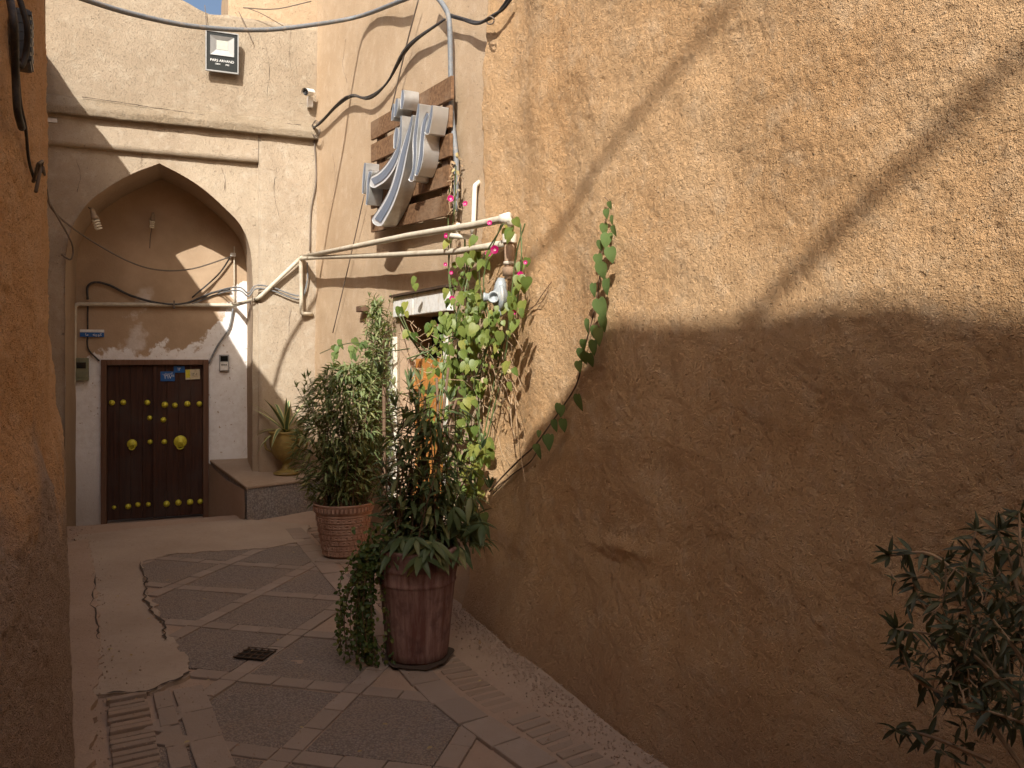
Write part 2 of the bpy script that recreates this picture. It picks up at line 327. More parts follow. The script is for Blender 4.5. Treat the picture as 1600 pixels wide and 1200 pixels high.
# ------------------------------------------------------------------ frames
C0 = V((-2.207, 8.9, 0)); G = Frame(C0, (.927, .375)); GB = Frame(C0 - G.N * .8, (.927, .375))
K = V((-.1, 5.1, 0)); SH = Frame(C0, (K.x - C0.x, K.y - C0.y)); SL = (K - C0).length
WALLS = []; # (verts, faces) for ray casts
def reg(mb): WALLS.append((list(mb.v), list(mb.f)))
_b = None
def bvh():
    global _b
    if _b is None:
        vs = []; fs = []
        for v, f in WALLS:
            b = len(vs); vs += v; fs += [tuple(b + i for i in x) for x in f]
        _b = BVHTree.FromPolygons([V(v) for v in vs], fs)
    return _b
def hit(px, py, off=0.0):
    r = ray(px, py).normalized(); loc, nor, i, d = bvh().ray_cast(EYE, r)
    if loc is None: return EYE + ray(px, py) * 5
    if nor.dot(r) > 0: nor = -nor
    # step back along the view ray so that the point keeps its place and stands `off` from the wall
    return loc - r * (off / max(.25, -nor.dot(r)))

# ------------------------------------------------------------------ ground and street
o = MB(); o.add([(-80, -80, -.42), (80, -80, -.42), (80, 80, -.42), (-80, 80, -.42)], [(0, 1, 2, 3)])
gr = o.obj('ground', M['mudfloor']); gr['kind'] = 'structure'
def street_z(x, y):
    p = V((x, y, 0)) - C0; n = p.dot(G.N); u = p.dot(G.U)
    z = -.006 + .006 * fbm((x, y, 0), 1.5) + .0015 * fbm((x, y, 3), 12)
    k = min(1, max(0, (.40 - n + .012 * fbm((x, y, 5), 3)) / .07)); k = k * k * (3 - 2 * k)
    return z * (1 - k) + k * (-.23)
mb = MB(); xs = np.arange(-6.5, 5.0, .055); ys = list(np.arange(-8, 3, .12)) + list(np.arange(3, 9.9, .04)); uv = []
vs = [(x, y, street_z(x, y)) for y in ys for x in xs]; nx = len(xs)
mb.add(vs, [(j * nx + i, j * nx + i + 1, (j + 1) * nx + i + 1, (j + 1) * nx + i) for j in range(len(ys) - 1) for i in range(nx - 1)])
reg(mb); street = mb.obj('street', M['mudfloor'], smooth=True); street['kind'] = 'structure'; street['label'] = 'narrow alley floor of brick bands, gravel panels and smooth concrete'

# paving grid: bands of pale brick round squares of washed gravel
gd1 = V((.972, -.235, 0)); gd2 = V((.235, .972, 0)); gO = V((-1.40, 4.02, 0)); cell = .66; bw = .10
def in_pave(p):
    # right limit: the border strip, left limit: the concrete sheet / left channel
    xr = interp(p.y, [(1.0, 1.15), (2.0, .66), (3.12, .06), (3.93, -.44), (5.5, -1.16), (7.46, -1.98)])
    xl = interp(p.y, [(1.0, -.75), (3.1, -1.36), (4.0, -1.55), (4.7, -2.0), (7.5, -3.6)])
    return xl - .1 < p.x < xr + .02 and p.y < 7.3
def slab(parent, c, a, b, w, l, z0, z1, mat, name, bev=.004, tilt=.0):
    m = MB(); jit = lambda s: random.uniform(-s, s)
    ax = (a + b * jit(.02)).normalized() * (w / 2); ay = (b + a * jit(.02)).normalized() * (l / 2)
    zc = (z0 + z1) / 2 + jit(.0025); up = V((jit(tilt), jit(tilt), 1)).normalized() * ((z1 - z0) / 2)
    m.obox(V((c.x, c.y, zc)), ax, ay, up); return m.obj(name, mat, parent, bevel=bev)
nb = 0
for i in range(-5, 7):
    for j in range(-6, 7):
        n0 = gO + gd1 * (i * cell) + gd2 * (j * cell)
        c = n0 + gd1 * (cell / 2) + gd2 * (cell / 2)
        if in_pave(c) and c.y > 1.2: slab(street, c, gd1, gd2, cell - bw - .012, cell - bw - .012, -.03, .001, M['gravel'], 'paving_panel', .003)
        for k in range(3):
            L = (cell - bw) / 3
            for a, b in ((gd1, gd2), (gd2, gd1)):
                p = n0 + a * (bw / 2 + L * (k + .5))
                if in_pave(p) and p.y > 2.2 and nb < 285:
                    if a is gd1: slab(street, p, a, b, L - .006, bw - .006, -.02, .0045, M['paver'], 'paving_brick', .004, .012)
                    else: slab(street, p, b, a, bw - .006, L - .006, -.02, .0045, M['paver'], 'paving_brick', .004, .012)
                    nb += 1
        if in_pave(n0) and n0.y > 2.2: slab(street, n0, gd1, gd2, bw - .006, bw - .006, -.02, .0045, M['paver'], 'paving_brick', .004, .01); nb += 1
# border strip along the right hand wall
bp = cr([V((-2.05, 7.5, 0)), V((-1.13, 5.5, 0)), V((-.41, 3.93, 0)), V((.11, 3.125, 0)), V((.62, 2.2, 0)), V((1.05, 1.35, 0))], 40)
acc = 0; last = bp[0]
def walk(path, step):
    out = [(path[0], (path[1] - path[0]).normalized())]; d = 0
    for a, b in zip(path[:-1], path[1:]):
        L = (b - a).length; 
        while d + L >= step:
            t = (step - d) / L; a = a + (b - a) * t; out.append((a.copy(), (b - a).normalized())); L = (b - a).length; d = 0
            if L < 1e-6: break
        d += L
    return out
for p, t in walk(bp, .245): slab(street, p + t * .12, t, V((-t.y, t.x, 0)), .236, .15, -.02, .010, M['paver'], 'border_slab', .005, .015)
bp2 = [p + V((.16, .11, 0)) for p in bp]
for p, t in walk(bp2, .072): slab(street, p + t * .035, t, V((-t.y, t.x, 0)), .05, .155, -.03, -.001 + random.uniform(-.004, .006), M['drain_brick'], 'edge_brick', .006, .03)
# left channel: bricks on edge, then two strips of slabs
lt = (V((-1.30, 3.05, 0)) - V((-1.62, 3.9, 0))).normalized(); ln = V((-lt.y, lt.x, 0))
pA = ground_pt(236, 1085); pA2 = ground_pt(262, 1200); ta = (pA2 - pA).normalized(); na = V((-ta.y, ta.x, 0))
if na.x < 0: na = -na
for k in range(46): slab(street, pA + ta * (k * .058) - na * .105, na, ta, .165 + random.uniform(-.02, .01), .040, -.03, .013 + random.uniform(-.006, .007), M['drain_brick'], 'edge_brick', .006, .04)
for k in range(13): slab(street, pA + ta * (.1 + k * .205) + na * .045, na, ta, .075, .195, -.03, .008, M['paver'], 'channel_slab', .005, .015)
for k in range(9): slab(street, pA + ta * (.15 + k * .305) + na * .165, na, ta, .135, .295, -.03, .007, M['paver'], 'channel_slab', .005, .012)
# smooth concrete sheets with crumbling rims
def patch(name, pts, z, mat, jit=.02, th=.03, edge=60):
    P = [V((p[0], p[1], 0)) for p in pts]; out = []
    for a, b in zip(P, P[1:] + P[:1]):
        n = max(1, int((b - a).length * edge / 2))
        for k in range(n):
            q = a.lerp(b, k / n); d = V((fbm((q.x, q.y, 1), 9, 4), fbm((q.x, q.y, 8), 9, 4), 0)) * jit; out.append(q + d)
    bm = bmesh.new(); vs = [bm.verts.new((p.x, p.y, z)) for p in out]; f = bm.faces.new(vs)
    r = bmesh.ops.extrude_face_region(bm, geom=[f]); 
    for v in r['geom']:
        if isinstance(v, bmesh.types.BMVert): v.co.z -= th
    bmesh.ops.triangulate(bm, faces=[f for f in bm.faces if len(f.verts) > 4]); bmesh.ops.recalc_face_normals(bm, faces=bm.faces)
    me = bpy.data.meshes.new(name); bm.to_mesh(me); bm.free(); me.materials.append(mat); o = bpy.data.objects.new(name, me); COL.objects.link(o); o.parent = street; return o
gp = lambda x, y: tuple(ground_pt(x, y))[:2]
patch('concrete_sheet', [gp(172, 1088), gp(235, 1083), gp(300, 1058), gp(285, 1020), gp(262, 990), gp(240, 945), gp(222, 905), gp(222, 880), gp(262, 868), gp(340, 862), gp(420, 858), gp(475, 846), gp(484, 822), gp(385, 812), gp(250, 823), gp(118, 838), gp(108, 960), gp(112, 1088)], .010, M['concrete'], .035)
patch('mud_fillet', [gp(60, 1200), gp(100, 1300), gp(128, 1300), gp(140, 1200), gp(150, 1090), gp(156, 1000), gp(148, 900), gp(140, 845), gp(100, 850), gp(95, 1000)], .017, M['mudfloor'], .03)
def crack(pxs, w=.006):
    m = MB(); pts = []
    for a, b in zip(pxs[:-1], pxs[1:]):
        for k in range(6): pts.append((a[0] + (b[0] - a[0]) * k / 6, a[1] + (b[1] - a[1]) * k / 6))
    P = [ground_pt(*p) for p in pts]; P = [p + V((fbm((p.x, p.y, 2), 14), fbm((p.x, p.y, 7), 14), 0)) * .03 for p in P]
    vs = []
    for i, p in enumerate(P):
        t = (P[min(i + 1, len(P) - 1)] - P[max(i - 1, 0)]).normalized(); s = V((-t.y, t.x, 0)) * w * random.uniform(.2, 1.3) * (0.1 if i in (0, len(P) - 1) else 1)
        vs += [V((p.x, p.y, .0185)) + s, V((p.x, p.y, .0185)) - s]
    m.add(vs, [(2 * i, 2 * i + 1, 2 * i + 3, 2 * i + 2) for i in range(len(P) - 1)]); m.obj('crack', M['crack'], street)
crack([(168, 1088), (230, 1084), (280, 1066), (304, 1052)], .009)
crack([(218, 880), (228, 915), (226, 940), (240, 960), (256, 985), (258, 1010)], .008)
crack([(148, 900), (146, 940), (152, 985), (154, 1010)], .006)
# drain grate
gc = ground_pt(399, 1025); fg = Frame(gc, (gd1.x, gd1.y))
grate = thing('drain_grate', 'small rusty square drain grate set in the alley floor', 'drain grate', gc)
m = MB(); m.box(fg, -.085, .085, -.07, .07, .007, .0095); m.obj('pit_shade_plate', M['hollow_shade'], grate)  # thin dark plate painting the shade of the pit under the bars
for k in range(5): m = MB(); m.box(fg, -.085 + k * .04, -.078 + k * .04, -.075, .075, .010, .0145); m.obj('bar', M['iron'], grate)
for k in range(4): m = MB(); m.box(fg, -.09, .09, -.075 + k * .047, -.069 + k * .047, .0146, .018); m.obj('cross_bar', M['iron'], grate)

# ------------------------------------------------------------------ wall sheets
def wall_sheet(name, path, zs, offfn, mat, parent, holes=(), amp=.012, amp2=.004, side=1, topfn=None, seed=0, ustart=0, smooth=True):
    """path: list of plan points; zs: heights; offfn(s,z,p)->offset along the normal facing the alley"""
    P = [V((p[0], p[1], 0)) for p in path]; s = [ustart]
    for a, b in zip(P[:-1], P[1:]): s.append(s[-1] + (b - a).length)
    m = MB(); uvs = []; nz = len(zs); z0, z1 = zs[0], zs[-1]
    for i, p in enumerate(P):
        t = (P[min(i + 1, len(P) - 1)] - P[max(i - 1, 0)]).normalized(); n = V((t.y, -t.x, 0)) * side
        top = topfn(p) if topfn else z1
        for z in zs:
            zz = z0 + (z - z0) * (top - z0) / (z1 - z0)
            q = (p.x, p.y, zz + seed)
            d = offfn(s[i], zz, p) + amp * fbm(q, 1.1, 3) + amp2 * fbm(q, 6, 3)
            m.v.append(tuple(V((p.x, p.y, zz)) + n * d)); uvs.append((s[i], zz))
    for i in range(len(P) - 1):
        for j in range(nz - 1):
            sc = (s[i] + s[i + 1]) / 2; zc = (zs[j] + zs[j + 1]) / 2
            if any(h[0] < sc < h[1] and h[2] < zc < h[3] for h in holes): continue
            m.f.append((i * nz + j, (i + 1) * nz + j, (i + 1) * nz + j + 1, i * nz + j + 1))
    reg(m); return m.obj(name, mat, parent, smooth=smooth, uvs=uvs), m
def resample(path, step):
    out = []
    for a, b in zip(path[:-1], path[1:]):
        n = max(1, round((V(b) - V(a)).length / step)); out += [V(a).lerp(V(b), k / n) for k in range(n)]
    out.append(V(path[-1])); return out

def vnoise(x, y, seed):
    rs = np.random.RandomState(seed); T = rs.rand(512, 512); xi = np.floor(x).astype(int); yi = np.floor(y).astype(int); fx = x - xi; fy = y - yi; fx = fx * fx * (3 - 2 * fx); fy = fy * fy * (3 - 2 * fy)
    a = T[xi % 512, yi % 512]; b = T[(xi + 1) % 512, yi % 512]; c = T[xi % 512, (yi + 1) % 512]; d = T[(xi + 1) % 512, (yi + 1) % 512]
    return (a * (1 - fx) + b * fx) * (1 - fy) + (c * (1 - fx) + d * fx) * fy - .5
def relief(s, z, k=1.0):
    ca, sa = .83, .557; u = s * ca - z * sa; v = s * sa + z * ca
    h = vnoise(u / .055, v / .055, 1) * .0035 + vnoise(u / .024, v / .024, 2) * .0042 + vnoise(s / .012, z / .012, 3) * .0030
    n = vnoise(v / .020, u / .020, 4); h -= np.clip(n - .24, 0, 1) * .030
    st = vnoise(u / .010, v / .045, 5); h += np.clip(st - .26, 0, 1) * .016; st = vnoise(v / .010, u / .045, 6); h += np.clip(st - .26, 0, 1) * .016
    return h * k
def fine_sheet(name, path, zs, coarse, step, zstep, mat, parent, s1, k=1.0, side=1, topz=None):
    """resample the coarse grid (MB of columns) and add plaster relief"""
    nz = len(zs); A = np.array(coarse.v).reshape(-1, nz, 3); ss = [0]
    for a, b in zip(path[:-1], path[1:]): ss.append(ss[-1] + (V(b) - V(a)).length)
    ss = np.array(ss); S0, S1 = s1; sf = np.arange(S0, S1, step); zf = np.arange(0, nz - 1 + 1e-6, 1.0)
    zi = np.arange(zs[0], zs[-1], zstep); Z = np.array(zs)
    P = np.empty((len(sf), len(zi), 3)); tmp = np.empty((len(sf), nz, 3))
    for c in range(3):
        for j in range(nz): tmp[:, j, c] = np.interp(sf, ss, A[:, j, c])
        for i in range(len(sf)): P[i, :, c] = np.interp(zi, Z, tmp[i, :, c])
    T = np.gradient(P[:, 0, :2], axis=0); T /= np.linalg.norm(T, axis=1)[:, None] + 1e-9; Nn = np.c_[T[:, 1], -T[:, 0]] * side
    SS, ZZ = np.meshgrid(sf, zi, indexing='ij'); h = relief(SS + 50, ZZ + 50, k); P[:, :, 0] += Nn[:, None, 0] * h; P[:, :, 1] += Nn[:, None, 1] * h
    n, q = len(sf), len(zi); idx = np.arange(n * q).reshape(n, q); F_ = np.stack([idx[:-1, :-1], idx[1:, :-1], idx[1:, 1:], idx[:-1, 1:]], -1).reshape(-1, 4)
    me = bpy.data.meshes.new(name); me.vertices.add(n * q); me.vertices.foreach_set('co', P.reshape(-1)); me.loops.add(F_.size); me.loops.foreach_set('vertex_index', F_.reshape(-1).astype(np.int32))
    me.polygons.add(len(F_)); me.polygons.foreach_set('loop_start', np.arange(0, F_.size, 4, dtype=np.int32)); me.polygons.foreach_set('use_smooth', np.ones(len(F_), bool)); me.update(calc_edges=True)
    l = me.uv_layers.new(name='UVMap'); uv = np.stack([SS.reshape(-1), ZZ.reshape(-1)], -1)[F_.reshape(-1)]; l.data.foreach_set('uv', uv.reshape(-1).astype(np.float32)); me.validate()
    me.materials.append(mat); o = bpy.data.objects.new(name, me); COL.objects.link(o); attach(o, parent); return o
# ---- right hand alley wall
alley = thing('alley_wall', 'tall curving straw and mud plaster wall filling the right side', 'wall', (1.4, 2.0, 0))
rp = cr([V((-.235, 5.345, 0)), V((-.1, 5.06, 0)), V((.20, 4.38, 0)), V((.52, 3.66, 0)), V((.77, 3.2, 0)), V((1.40, 2.07, 0)), V((2.42, .27, 0)), V((3.6, -2.0, 0)), V((6.6, -7.6, 0))], 24)
rp = [p for i, p in enumerate(rp)]
_a = resample(rp, .012); _c = 0; _k = 0
for _k in range(1, len(_a)):
    _c += (_a[_k] - _a[_k - 1]).length
    if _c > .32: break
rp = _a[:_k] + resample(_a[_k:], .04)
def roff(s, z, p):
    d = .14 * math.exp(-max(z, 0) / .38) - .012 * z
    d += .022 * math.exp(-((s + 0 - .9) / .16) ** 2) + .03 * math.exp(-((s - .12) / .25) ** 2) * (1 if z > .5 else 0)
    d += .018 * math.exp(-((z - .72 - .10 * (s - 1.7)) / .035) ** 2 - ((s - 1.85) / .28) ** 2)
    e = s - .10 + .08 * fbm((s * 2, 0, z + 5), 2.4, 5) + .012 * fbm((s, 0, z), 22, 3)
    k = min(1, max(0, e / .03)); return d - .035 + .05 * k * k * (3 - 2 * k)
zs = list(np.arange(-.3, 3.9, .04)) + list(np.arange(3.9, 5.9, .2))
ro, rm = wall_sheet('plaster_face', rp, zs, roff, M['alley'], alley, amp=.03, amp2=.006, side=1)
bpy.data.objects.remove(ro)
_sl = 0
for a_, b_ in zip(rp[:-1], rp[1:]):
    _sl += (b_ - a_).length
    if b_.y < 1.2: break
fine_sheet('plaster_face', rp, zs, rm, .0085, .0085, M['alley'], alley, (0, _sl), .62)
_k = next(i for i, p in enumerate(rp) if p.y < 1.2) - 1
_m2 = MB(); _nz = len(zs); _m2.v = rm.v[_k * _nz:]; _m2.f = [tuple(i - _k * _nz for i in f) for f in rm.f if f[0] >= _k * _nz]
_uv = []; _q = _sl
for i in range(_k, len(rp)):
    _uv += [(_q, z) for z in zs]; _q += (rp[min(i + 1, len(rp) - 1)] - rp[i]).length
_m2.obj('plaster_face', M['alley'], alley, smooth=True, uvs=_uv)
ro2 = MB(); 
pr = [V((p.x, p.y, 5.7)) for p in rp[::6]]; n = len(pr)
ro2.add(pr + [p + V((3.0, 1.7, 0)) for p in pr], [(i, i + 1, n + i + 1, n + i) for i in range(n - 1)]); ro2.obj('roof', M['back'], alley)

# ---- shop house wall
shop = thing('shop_house', 'smooth mud plastered shop house wall between gate and straw wall', 'house', C0 + V((.4, 0, 0)))
# door opening in the shop wall, from the photograph
du0, dz1 = SH.px(621, 490); du1, _ = SH.px(702, 490); dz1 = SH.px(655, 490)[1]; dz0 = -.3
us = sorted(list(np.arange(0, SL + .05, .05)) + [du0, du1]); path = [SH.P(u, 0, 0) for u in us]
zz = sorted(list(np.arange(-.3, 4, .06)) + list(np.arange(4, 6.2, .2)) + [dz1])
def soff(s, z, p):
    edge = min(abs(s - du0), abs(s - du1), 9) if z < dz1 + .05 else 9
    return .14 * math.exp(-max(z, 0) / .38) - .008 * z + .012 * math.exp(-((s - .0) / .1) ** 2)
so_, sm_ = wall_sheet('plaster_face', path, zz, soff, M['shop'], shop, holes=[(du0, du1, -1, dz1)], amp=.014, amp2=.003, side=1)
m = MB()
m.box(SH, du0 - .004, du0 + .09, -.3, .01, -.1, dz1); m.box(SH, du1 - .02, du1 + .004, -.3, .01, -.1, dz1); m.box(SH, du0, du1, -.3, .0, dz1 - .002, dz1 + .1)
m.obj('door_reveal', M['shop'], shop)
m = MB(); m.box(SH, 0, SL, -3, -.31, -.3, 5.95); m.obj('house_body', M['back'], shop)
# door: white jamb, orange plank leaf, lintel
fm = MB(); j0 = SH.px(607, 600, .03)[0]; fm.box(SH, j0, du0 + .02, -.16, .045, 0, dz1 - .17); fm.obj('door_jamb', M['white_pipe'], shop, bevel=.008)
fm = MB(); fm.box(SH, du1 - .07, du1, -.16, .02, 0, dz1 - .02); fm.obj('door_jamb', M['white_pipe'], shop, bevel=.008)
leaf = bpy.data.objects.new('door_leaf', None); COL.objects.link(leaf); leaf.location = SH.P((du0 + du1) / 2, -.12, 0); leaf.parent = shop; leaf.matrix_parent_inverse = Matrix.Translation(-V(shop.location))
def sub(m, name, mat, par, grand, **k):
    o = m.obj(name, mat, None, **k); o.parent = par; o.matrix_parent_inverse = Matrix.Translation(-V(par.location)); return o
w = (du1 - du0) / 5
for k in range(5):
    m = MB(); m.box(SH, du0 + k * w + .003, du0 + (k + 1) * w - .003, -.15, -.12, .03, dz1 - .35 + .0 * k); sub(m, 'plank', M['orange_wood'], leaf, shop, bevel=.003)
for z in (.45, 1.35): m = MB(); m.box(SH, du0 + .03, du1 - .09, -.12, -.095, z, z + .1); sub(m, 'ledge', M['orange_wood'], leaf, shop, bevel=.003)
m = MB(); m.box(SH, du0, du1, -.29, -.27, 0, dz1); m.obj('interior_shade_panel', M['hollow_shade'], shop)  # dark panel painting the unlit space behind the door
l0, lz1 = SH.px(612, 463, .06); l1, _ = SH.px(697, 463, .06); lz0 = SH.px(650, 491, .06)[1]
for a, b in ((l0, l0 + (l1 - l0) * .40), (l0 + (l1 - l0) * .41, l1)):
    m = MB(); nrib = 14
    m.box(SH, a, b, .0, .05, lz0, lz1 - .01)
    m.obj('lintel_panel', M['white'], shop, bevel=.006)
m = MB(); m.box(SH, l0 - .02, l1 + .03, 0, .075, lz1 - .009, lz1 + .008); m.obj('lintel_cap', M['iron'], shop)
m = MB(); u, z = SH.px(556, 482, .06); m.box(SH, u, u + .16, -.02, .06, z - .035, z + .02); m.obj('beam_end', M['batten'], shop, bevel=.01)

# ---- gate house
gate = thing('gate_house', 'pale mud house with pointed arch recess and studded double door', 'house', G.P(-1.3, 0, 0))
aL, _ = G.px(102, 500); aR, _ = G.px(394, 500)
arch_px = [(102, 440), (103, 400), (112, 358), (134, 322), (160, 299), (197, 277), (249, 255), (300, 283), (348, 322), (377, 354), (390, 388), (394, 440)]
arch = [G.px(*p) for p in arch_px]; ap = cr([V((a, b, 0)) for a, b in arch[:7]], 8) + cr([V((a, b, 0)) for a, b in arch[6:]], 8)[1:]
au = [p.x for p in ap]; az = [p.y for p in ap]
au[0] = aL; au[-1] = aR
ZT = G.px(400, 255)[1]; ZC0 = G.px(490, 221)[1]; ZC1 = G.px(480, 194)[1]; PR = G.px(403, 400)[0]; TOP = 5.3
def archz(u): return float(np.interp(u, au, az))
cols = sorted(set(list(np.arange(-4.2, aL, .06)) + au + list(np.arange(aL, aR, .03)) + list(np.arange(aR, PR + .06, .05)) + [aL, aR])); cols = [c for c in cols if c <= PR + .08]
m = MB(); uvs = []; nz = 60
for u in cols:
    ins = aL < u < aR; lo = archz(u) if (aL <= u <= aR) else -.3
    for k in range(nz + 1):
        z = lo + (ZT + .02 - lo) * k / nz; q = (u, z, 3); m.v.append(tuple(G.P(u, .010 * fbm(q, 1.4, 3) + .003 * fbm(q, 7, 3), z))); uvs.append((u, z))
for i in range(len(cols) - 1):
    a, b = cols[i], cols[i + 1]
    if not (b <= aL + 1e-6 or a >= aR - 1e-6 or (a >= aL - 1e-6 and b <= aR + 1e-6)): continue
    for k in range(nz): m.f.append((i * (nz + 1) + k, (i + 1) * (nz + 1) + k, (i + 1) * (nz + 1) + k + 1, i * (nz + 1) + k + 1))
# the columns that carry the pier edges start at the arch: add the piers' inner faces below the springing
NZ1 = nz + 1
for e, nb_ in ((aL, -1), (aR, 1)):
    i = min(range(len(cols)), key=lambda t: abs(cols[t] - e)); j = i + nb_
    base = len(m.v)
    for uu in (cols[i], cols[j]):
        for k in range(21):
            z = -.3 + (archz(e) + .3) * k / 20; q = (uu, z, 3); m.v.append(tuple(G.P(uu, .010 * fbm(q, 1.4, 3) + .003 * fbm(q, 7, 3), z))); uvs.append((uu, z))
    # remove stretched faces between i and j, rebuild them in two stacks
    lo_, hi_ = min(i, j), max(i, j)
    m.f = [f for f in m.f if not (f[0] // NZ1 == lo_ and f[1] // NZ1 == hi_ and f[0] < len(cols) * NZ1)]
    for k in range(20): m.f.append((base + k, base + 21 + k, base + 22 + k, base + k + 1))
    b2 = len(m.v)
    for uu in (cols[i], cols[j]):
        for k in range(21):
            z = archz(e) + (ZT + .02 - archz(e)) * k / 20; q = (uu, z, 3); m.v.append(tuple(G.P(uu, .010 * fbm(q, 1.4, 3) + .003 * fbm(q, 7, 3), z))); uvs.append((uu, z))
    for k in range(20): m.f.append((b2 + k, b2 + 21 + k, b2 + 22 + k, b2 + k + 1))
reg(m); m.obj('arch_panel', M['gate'], gate, smooth=True, uvs=uvs)
# intrados and jambs of the recess
m = MB(); uvs = []; prof = [(aL, z) for z in np.linspace(-.3, az[0], 14)[:-1]] + list(zip(au, az)) + [(aR, z) for z in np.linspace(az[-1], -.3, 14)[1:]]
dep = [0.012, -.005, -.03] + list(np.linspace(-.1, -.82, 10)); s = 0
for i, (u, z) in enumerate(prof):
    if i: s += math.hypot(u - prof[i - 1][0], z - prof[i - 1][1])
    for k, d in enumerate(dep):
        e = -.008 if k == 0 else (.0 if k > 1 else 0)
        c = V((0, 0, 0)); cu, cz = -1.5, 2.0; du_, dz_ = (u - cu), (z - cz) if z > az[0] else 0; l = math.hypot(du_, dz_) or 1
        rr = .012 * math.exp(-k) * 0 + .008 * fbm((u, z, d + 3), 3, 3)
        m.v.append(tuple(G.P(u + du_ / l * rr, d, z + dz_ / l * rr))); uvs.append((s, d))
nd = len(dep)
for i in range(len(prof) - 1):
    for k in range(nd - 1): m.f.append((i * nd + k, (i + 1) * nd + k, (i + 1) * nd + k + 1, i * nd + k + 1))
reg(m); m.obj('recess_vault', M['gate'], gate, smooth=True, uvs=uvs)
# back wall of the recess with the doorway left open
d0, dzt = GB.px(158, 562); d1, _ = GB.px(326, 562)
m = MB(); uvs = []
def bpanel(u0, u1, z0, z1):
    nu = max(1, int((u1 - u0) / .06)); nz_ = max(1, int((z1 - z0) / .06)); b = len(m.v)
    for i in range(nu + 1):
        for j in range(nz_ + 1):
            u = u0 + (u1 - u0) * i / nu; z = z0 + (z1 - z0) * j / nz_; m.v.append(tuple(GB.P(u, .010 * fbm((u, z, 9), 2, 4), z))); uvs.append((u - d0 + .5, z))
    for i in range(nu):
        for j in range(nz_): m.f.append((b + i * (nz_ + 1) + j, b + (i + 1) * (nz_ + 1) + j, b + (i + 1) * (nz_ + 1) + j + 1, b + i * (nz_ + 1) + j + 1))
bpanel(aL - .1, d0 + .01, -.3, dzt); bpanel(d1 - .01, aR + .1, -.3, dzt); bpanel(aL - .1, aR + .1, dzt, 4.0)
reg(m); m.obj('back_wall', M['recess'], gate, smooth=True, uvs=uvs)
# raised rendering: upper band, right pilaster, cornice
def bandstrip(name, u0, u1, prof, mat, seed, step=.05, amp=.01, ragged=0):
    m = MB(); uvs = []; n = max(2, int((u1 - u0) / step)); q = len(prof)
    for i in range(n + 1):
        u = u0 + (u1 - u0) * i / n
        for k, (d, z) in enumerate(prof):
            w = (u, z, seed); ed = ragged * fbm((u, seed, k * .1), 3.5, 5)
            m.v.append(tuple(G.P(u, d + amp * fbm(w, 2.0, 3) + amp * .5 * fbm(w, 11, 3) * (1 if ragged else .5), z + ed))); uvs.append((u, z + d))
    for i in range(n):
        for k in range(q - 1): m.f.append((i * q + k, (i + 1) * q + k, (i + 1) * q + k + 1, i * q + k + 1))
    reg(m); return m.obj(name, mat, gate, smooth=True, uvs=uvs)
sub_ = lambda a, b, n: [(a[0] + (b[0] - a[0]) * k / n, a[1] + (b[1] - a[1]) * k / n) for k in range(n)]
bandstrip('frieze', -4.2, PR + .0, sub_((-.02, ZT - .006), (.055, ZT), 3) + sub_((.055, ZT), (.05, ZC0 + .02), 6) + [(.05, ZC0 + .02)], M['gate'], 2)
bandstrip('cornice', -4.2, .25, sub_((.02, ZC0), (.125, ZC0 - .005), 3) + sub_((.125, ZC0 - .005), (.14, ZC0 + .07), 4) + sub_((.14, ZC0 + .07), (.075, ZC1), 6) + sub_((.075, ZC1), (.03, ZC1 - .004), 2) + [(.02, ZC1 - .004)], M['gate_rough'], 4, amp=.012, ragged=.012)
m = MB(); uvs = []; us_ = np.arange(-4.2, .3, .06); zs_ = np.arange(0, 1.0001, .045)
for u in us_:
    tp = float(np.interp(u, [-4.2, -1.9, -1.55, -1.2, -1.05, .3], [5.75, 5.60, 5.42, 5.30, 5.26, 5.30])) + .02 * fbm((u, 1, 2), 4)
    for t in zs_:
        z = ZC1 - .02 + (tp - ZC1 + .02) * t; m.v.append(tuple(G.P(u, .045 - .02 * t + .014 * fbm((u, z, 21), 1.2, 3) + .003 * fbm((u, z, 4), 8, 3), z))); uvs.append((u, z))
q = len(zs_)
for i in range(len(us_) - 1):
    for k in range(q - 1): m.f.append((i * q + k, (i + 1) * q + k, (i + 1) * q + k + 1, i * q + k + 1))
b = len(m.v)
for i in range(len(us_)):
    p = V(m.v[i * q + q - 1]); m.v.append(tuple(p - G.N * .45)); uvs.append((us_[i], 6))
for i in range(len(us_) - 1): m.f.append((i * q + q - 1, (i + 1) * q + q - 1, b + i + 1, b + i))
reg(m); m.obj('upper_wall', M['gate_up'], gate, smooth=True, uvs=uvs)
# right pilaster beside the panel
m = MB(); uvs = []; ul = list(np.arange(PR, .3, .05)); zl = np.arange(-.3, ZC0 + .03, .06)
cu_ = [(PR + .0, -.02), (PR + .004, .045)] + [(u, .055) for u in ul[1:]]
for u, d in cu_:
    for z in zl: m.v.append(tuple(G.P(u + .006 * fbm((0, z, 3), 3), d + .011 * fbm((u, z, 8), 1.4, 3) + .003 * fbm((u, z, 8), 7, 3), z))); uvs.append((u, z))
q = len(zl)
for i in range(len(cu_) - 1):
    for k in range(q - 1): m.f.append((i * q + k, (i + 1) * q + k, (i + 1) * q + k + 1, i * q + k + 1))
reg(m); m.obj('pilaster', M['gate'], gate, smooth=True, uvs=uvs)
m = MB(); m.box(G, -4.2, .4, -3.2, -1.05, -.3, 5.1); m.obj('house_body', M['back'], gate)
m = MB(); u0 = G.px(356, 10, -.5)[0]; m.box(G, u0, 2.5, -2.5, -.5, 5.0, 6.4); m.obj('rear_room', M['back'], gate, bevel=.03)
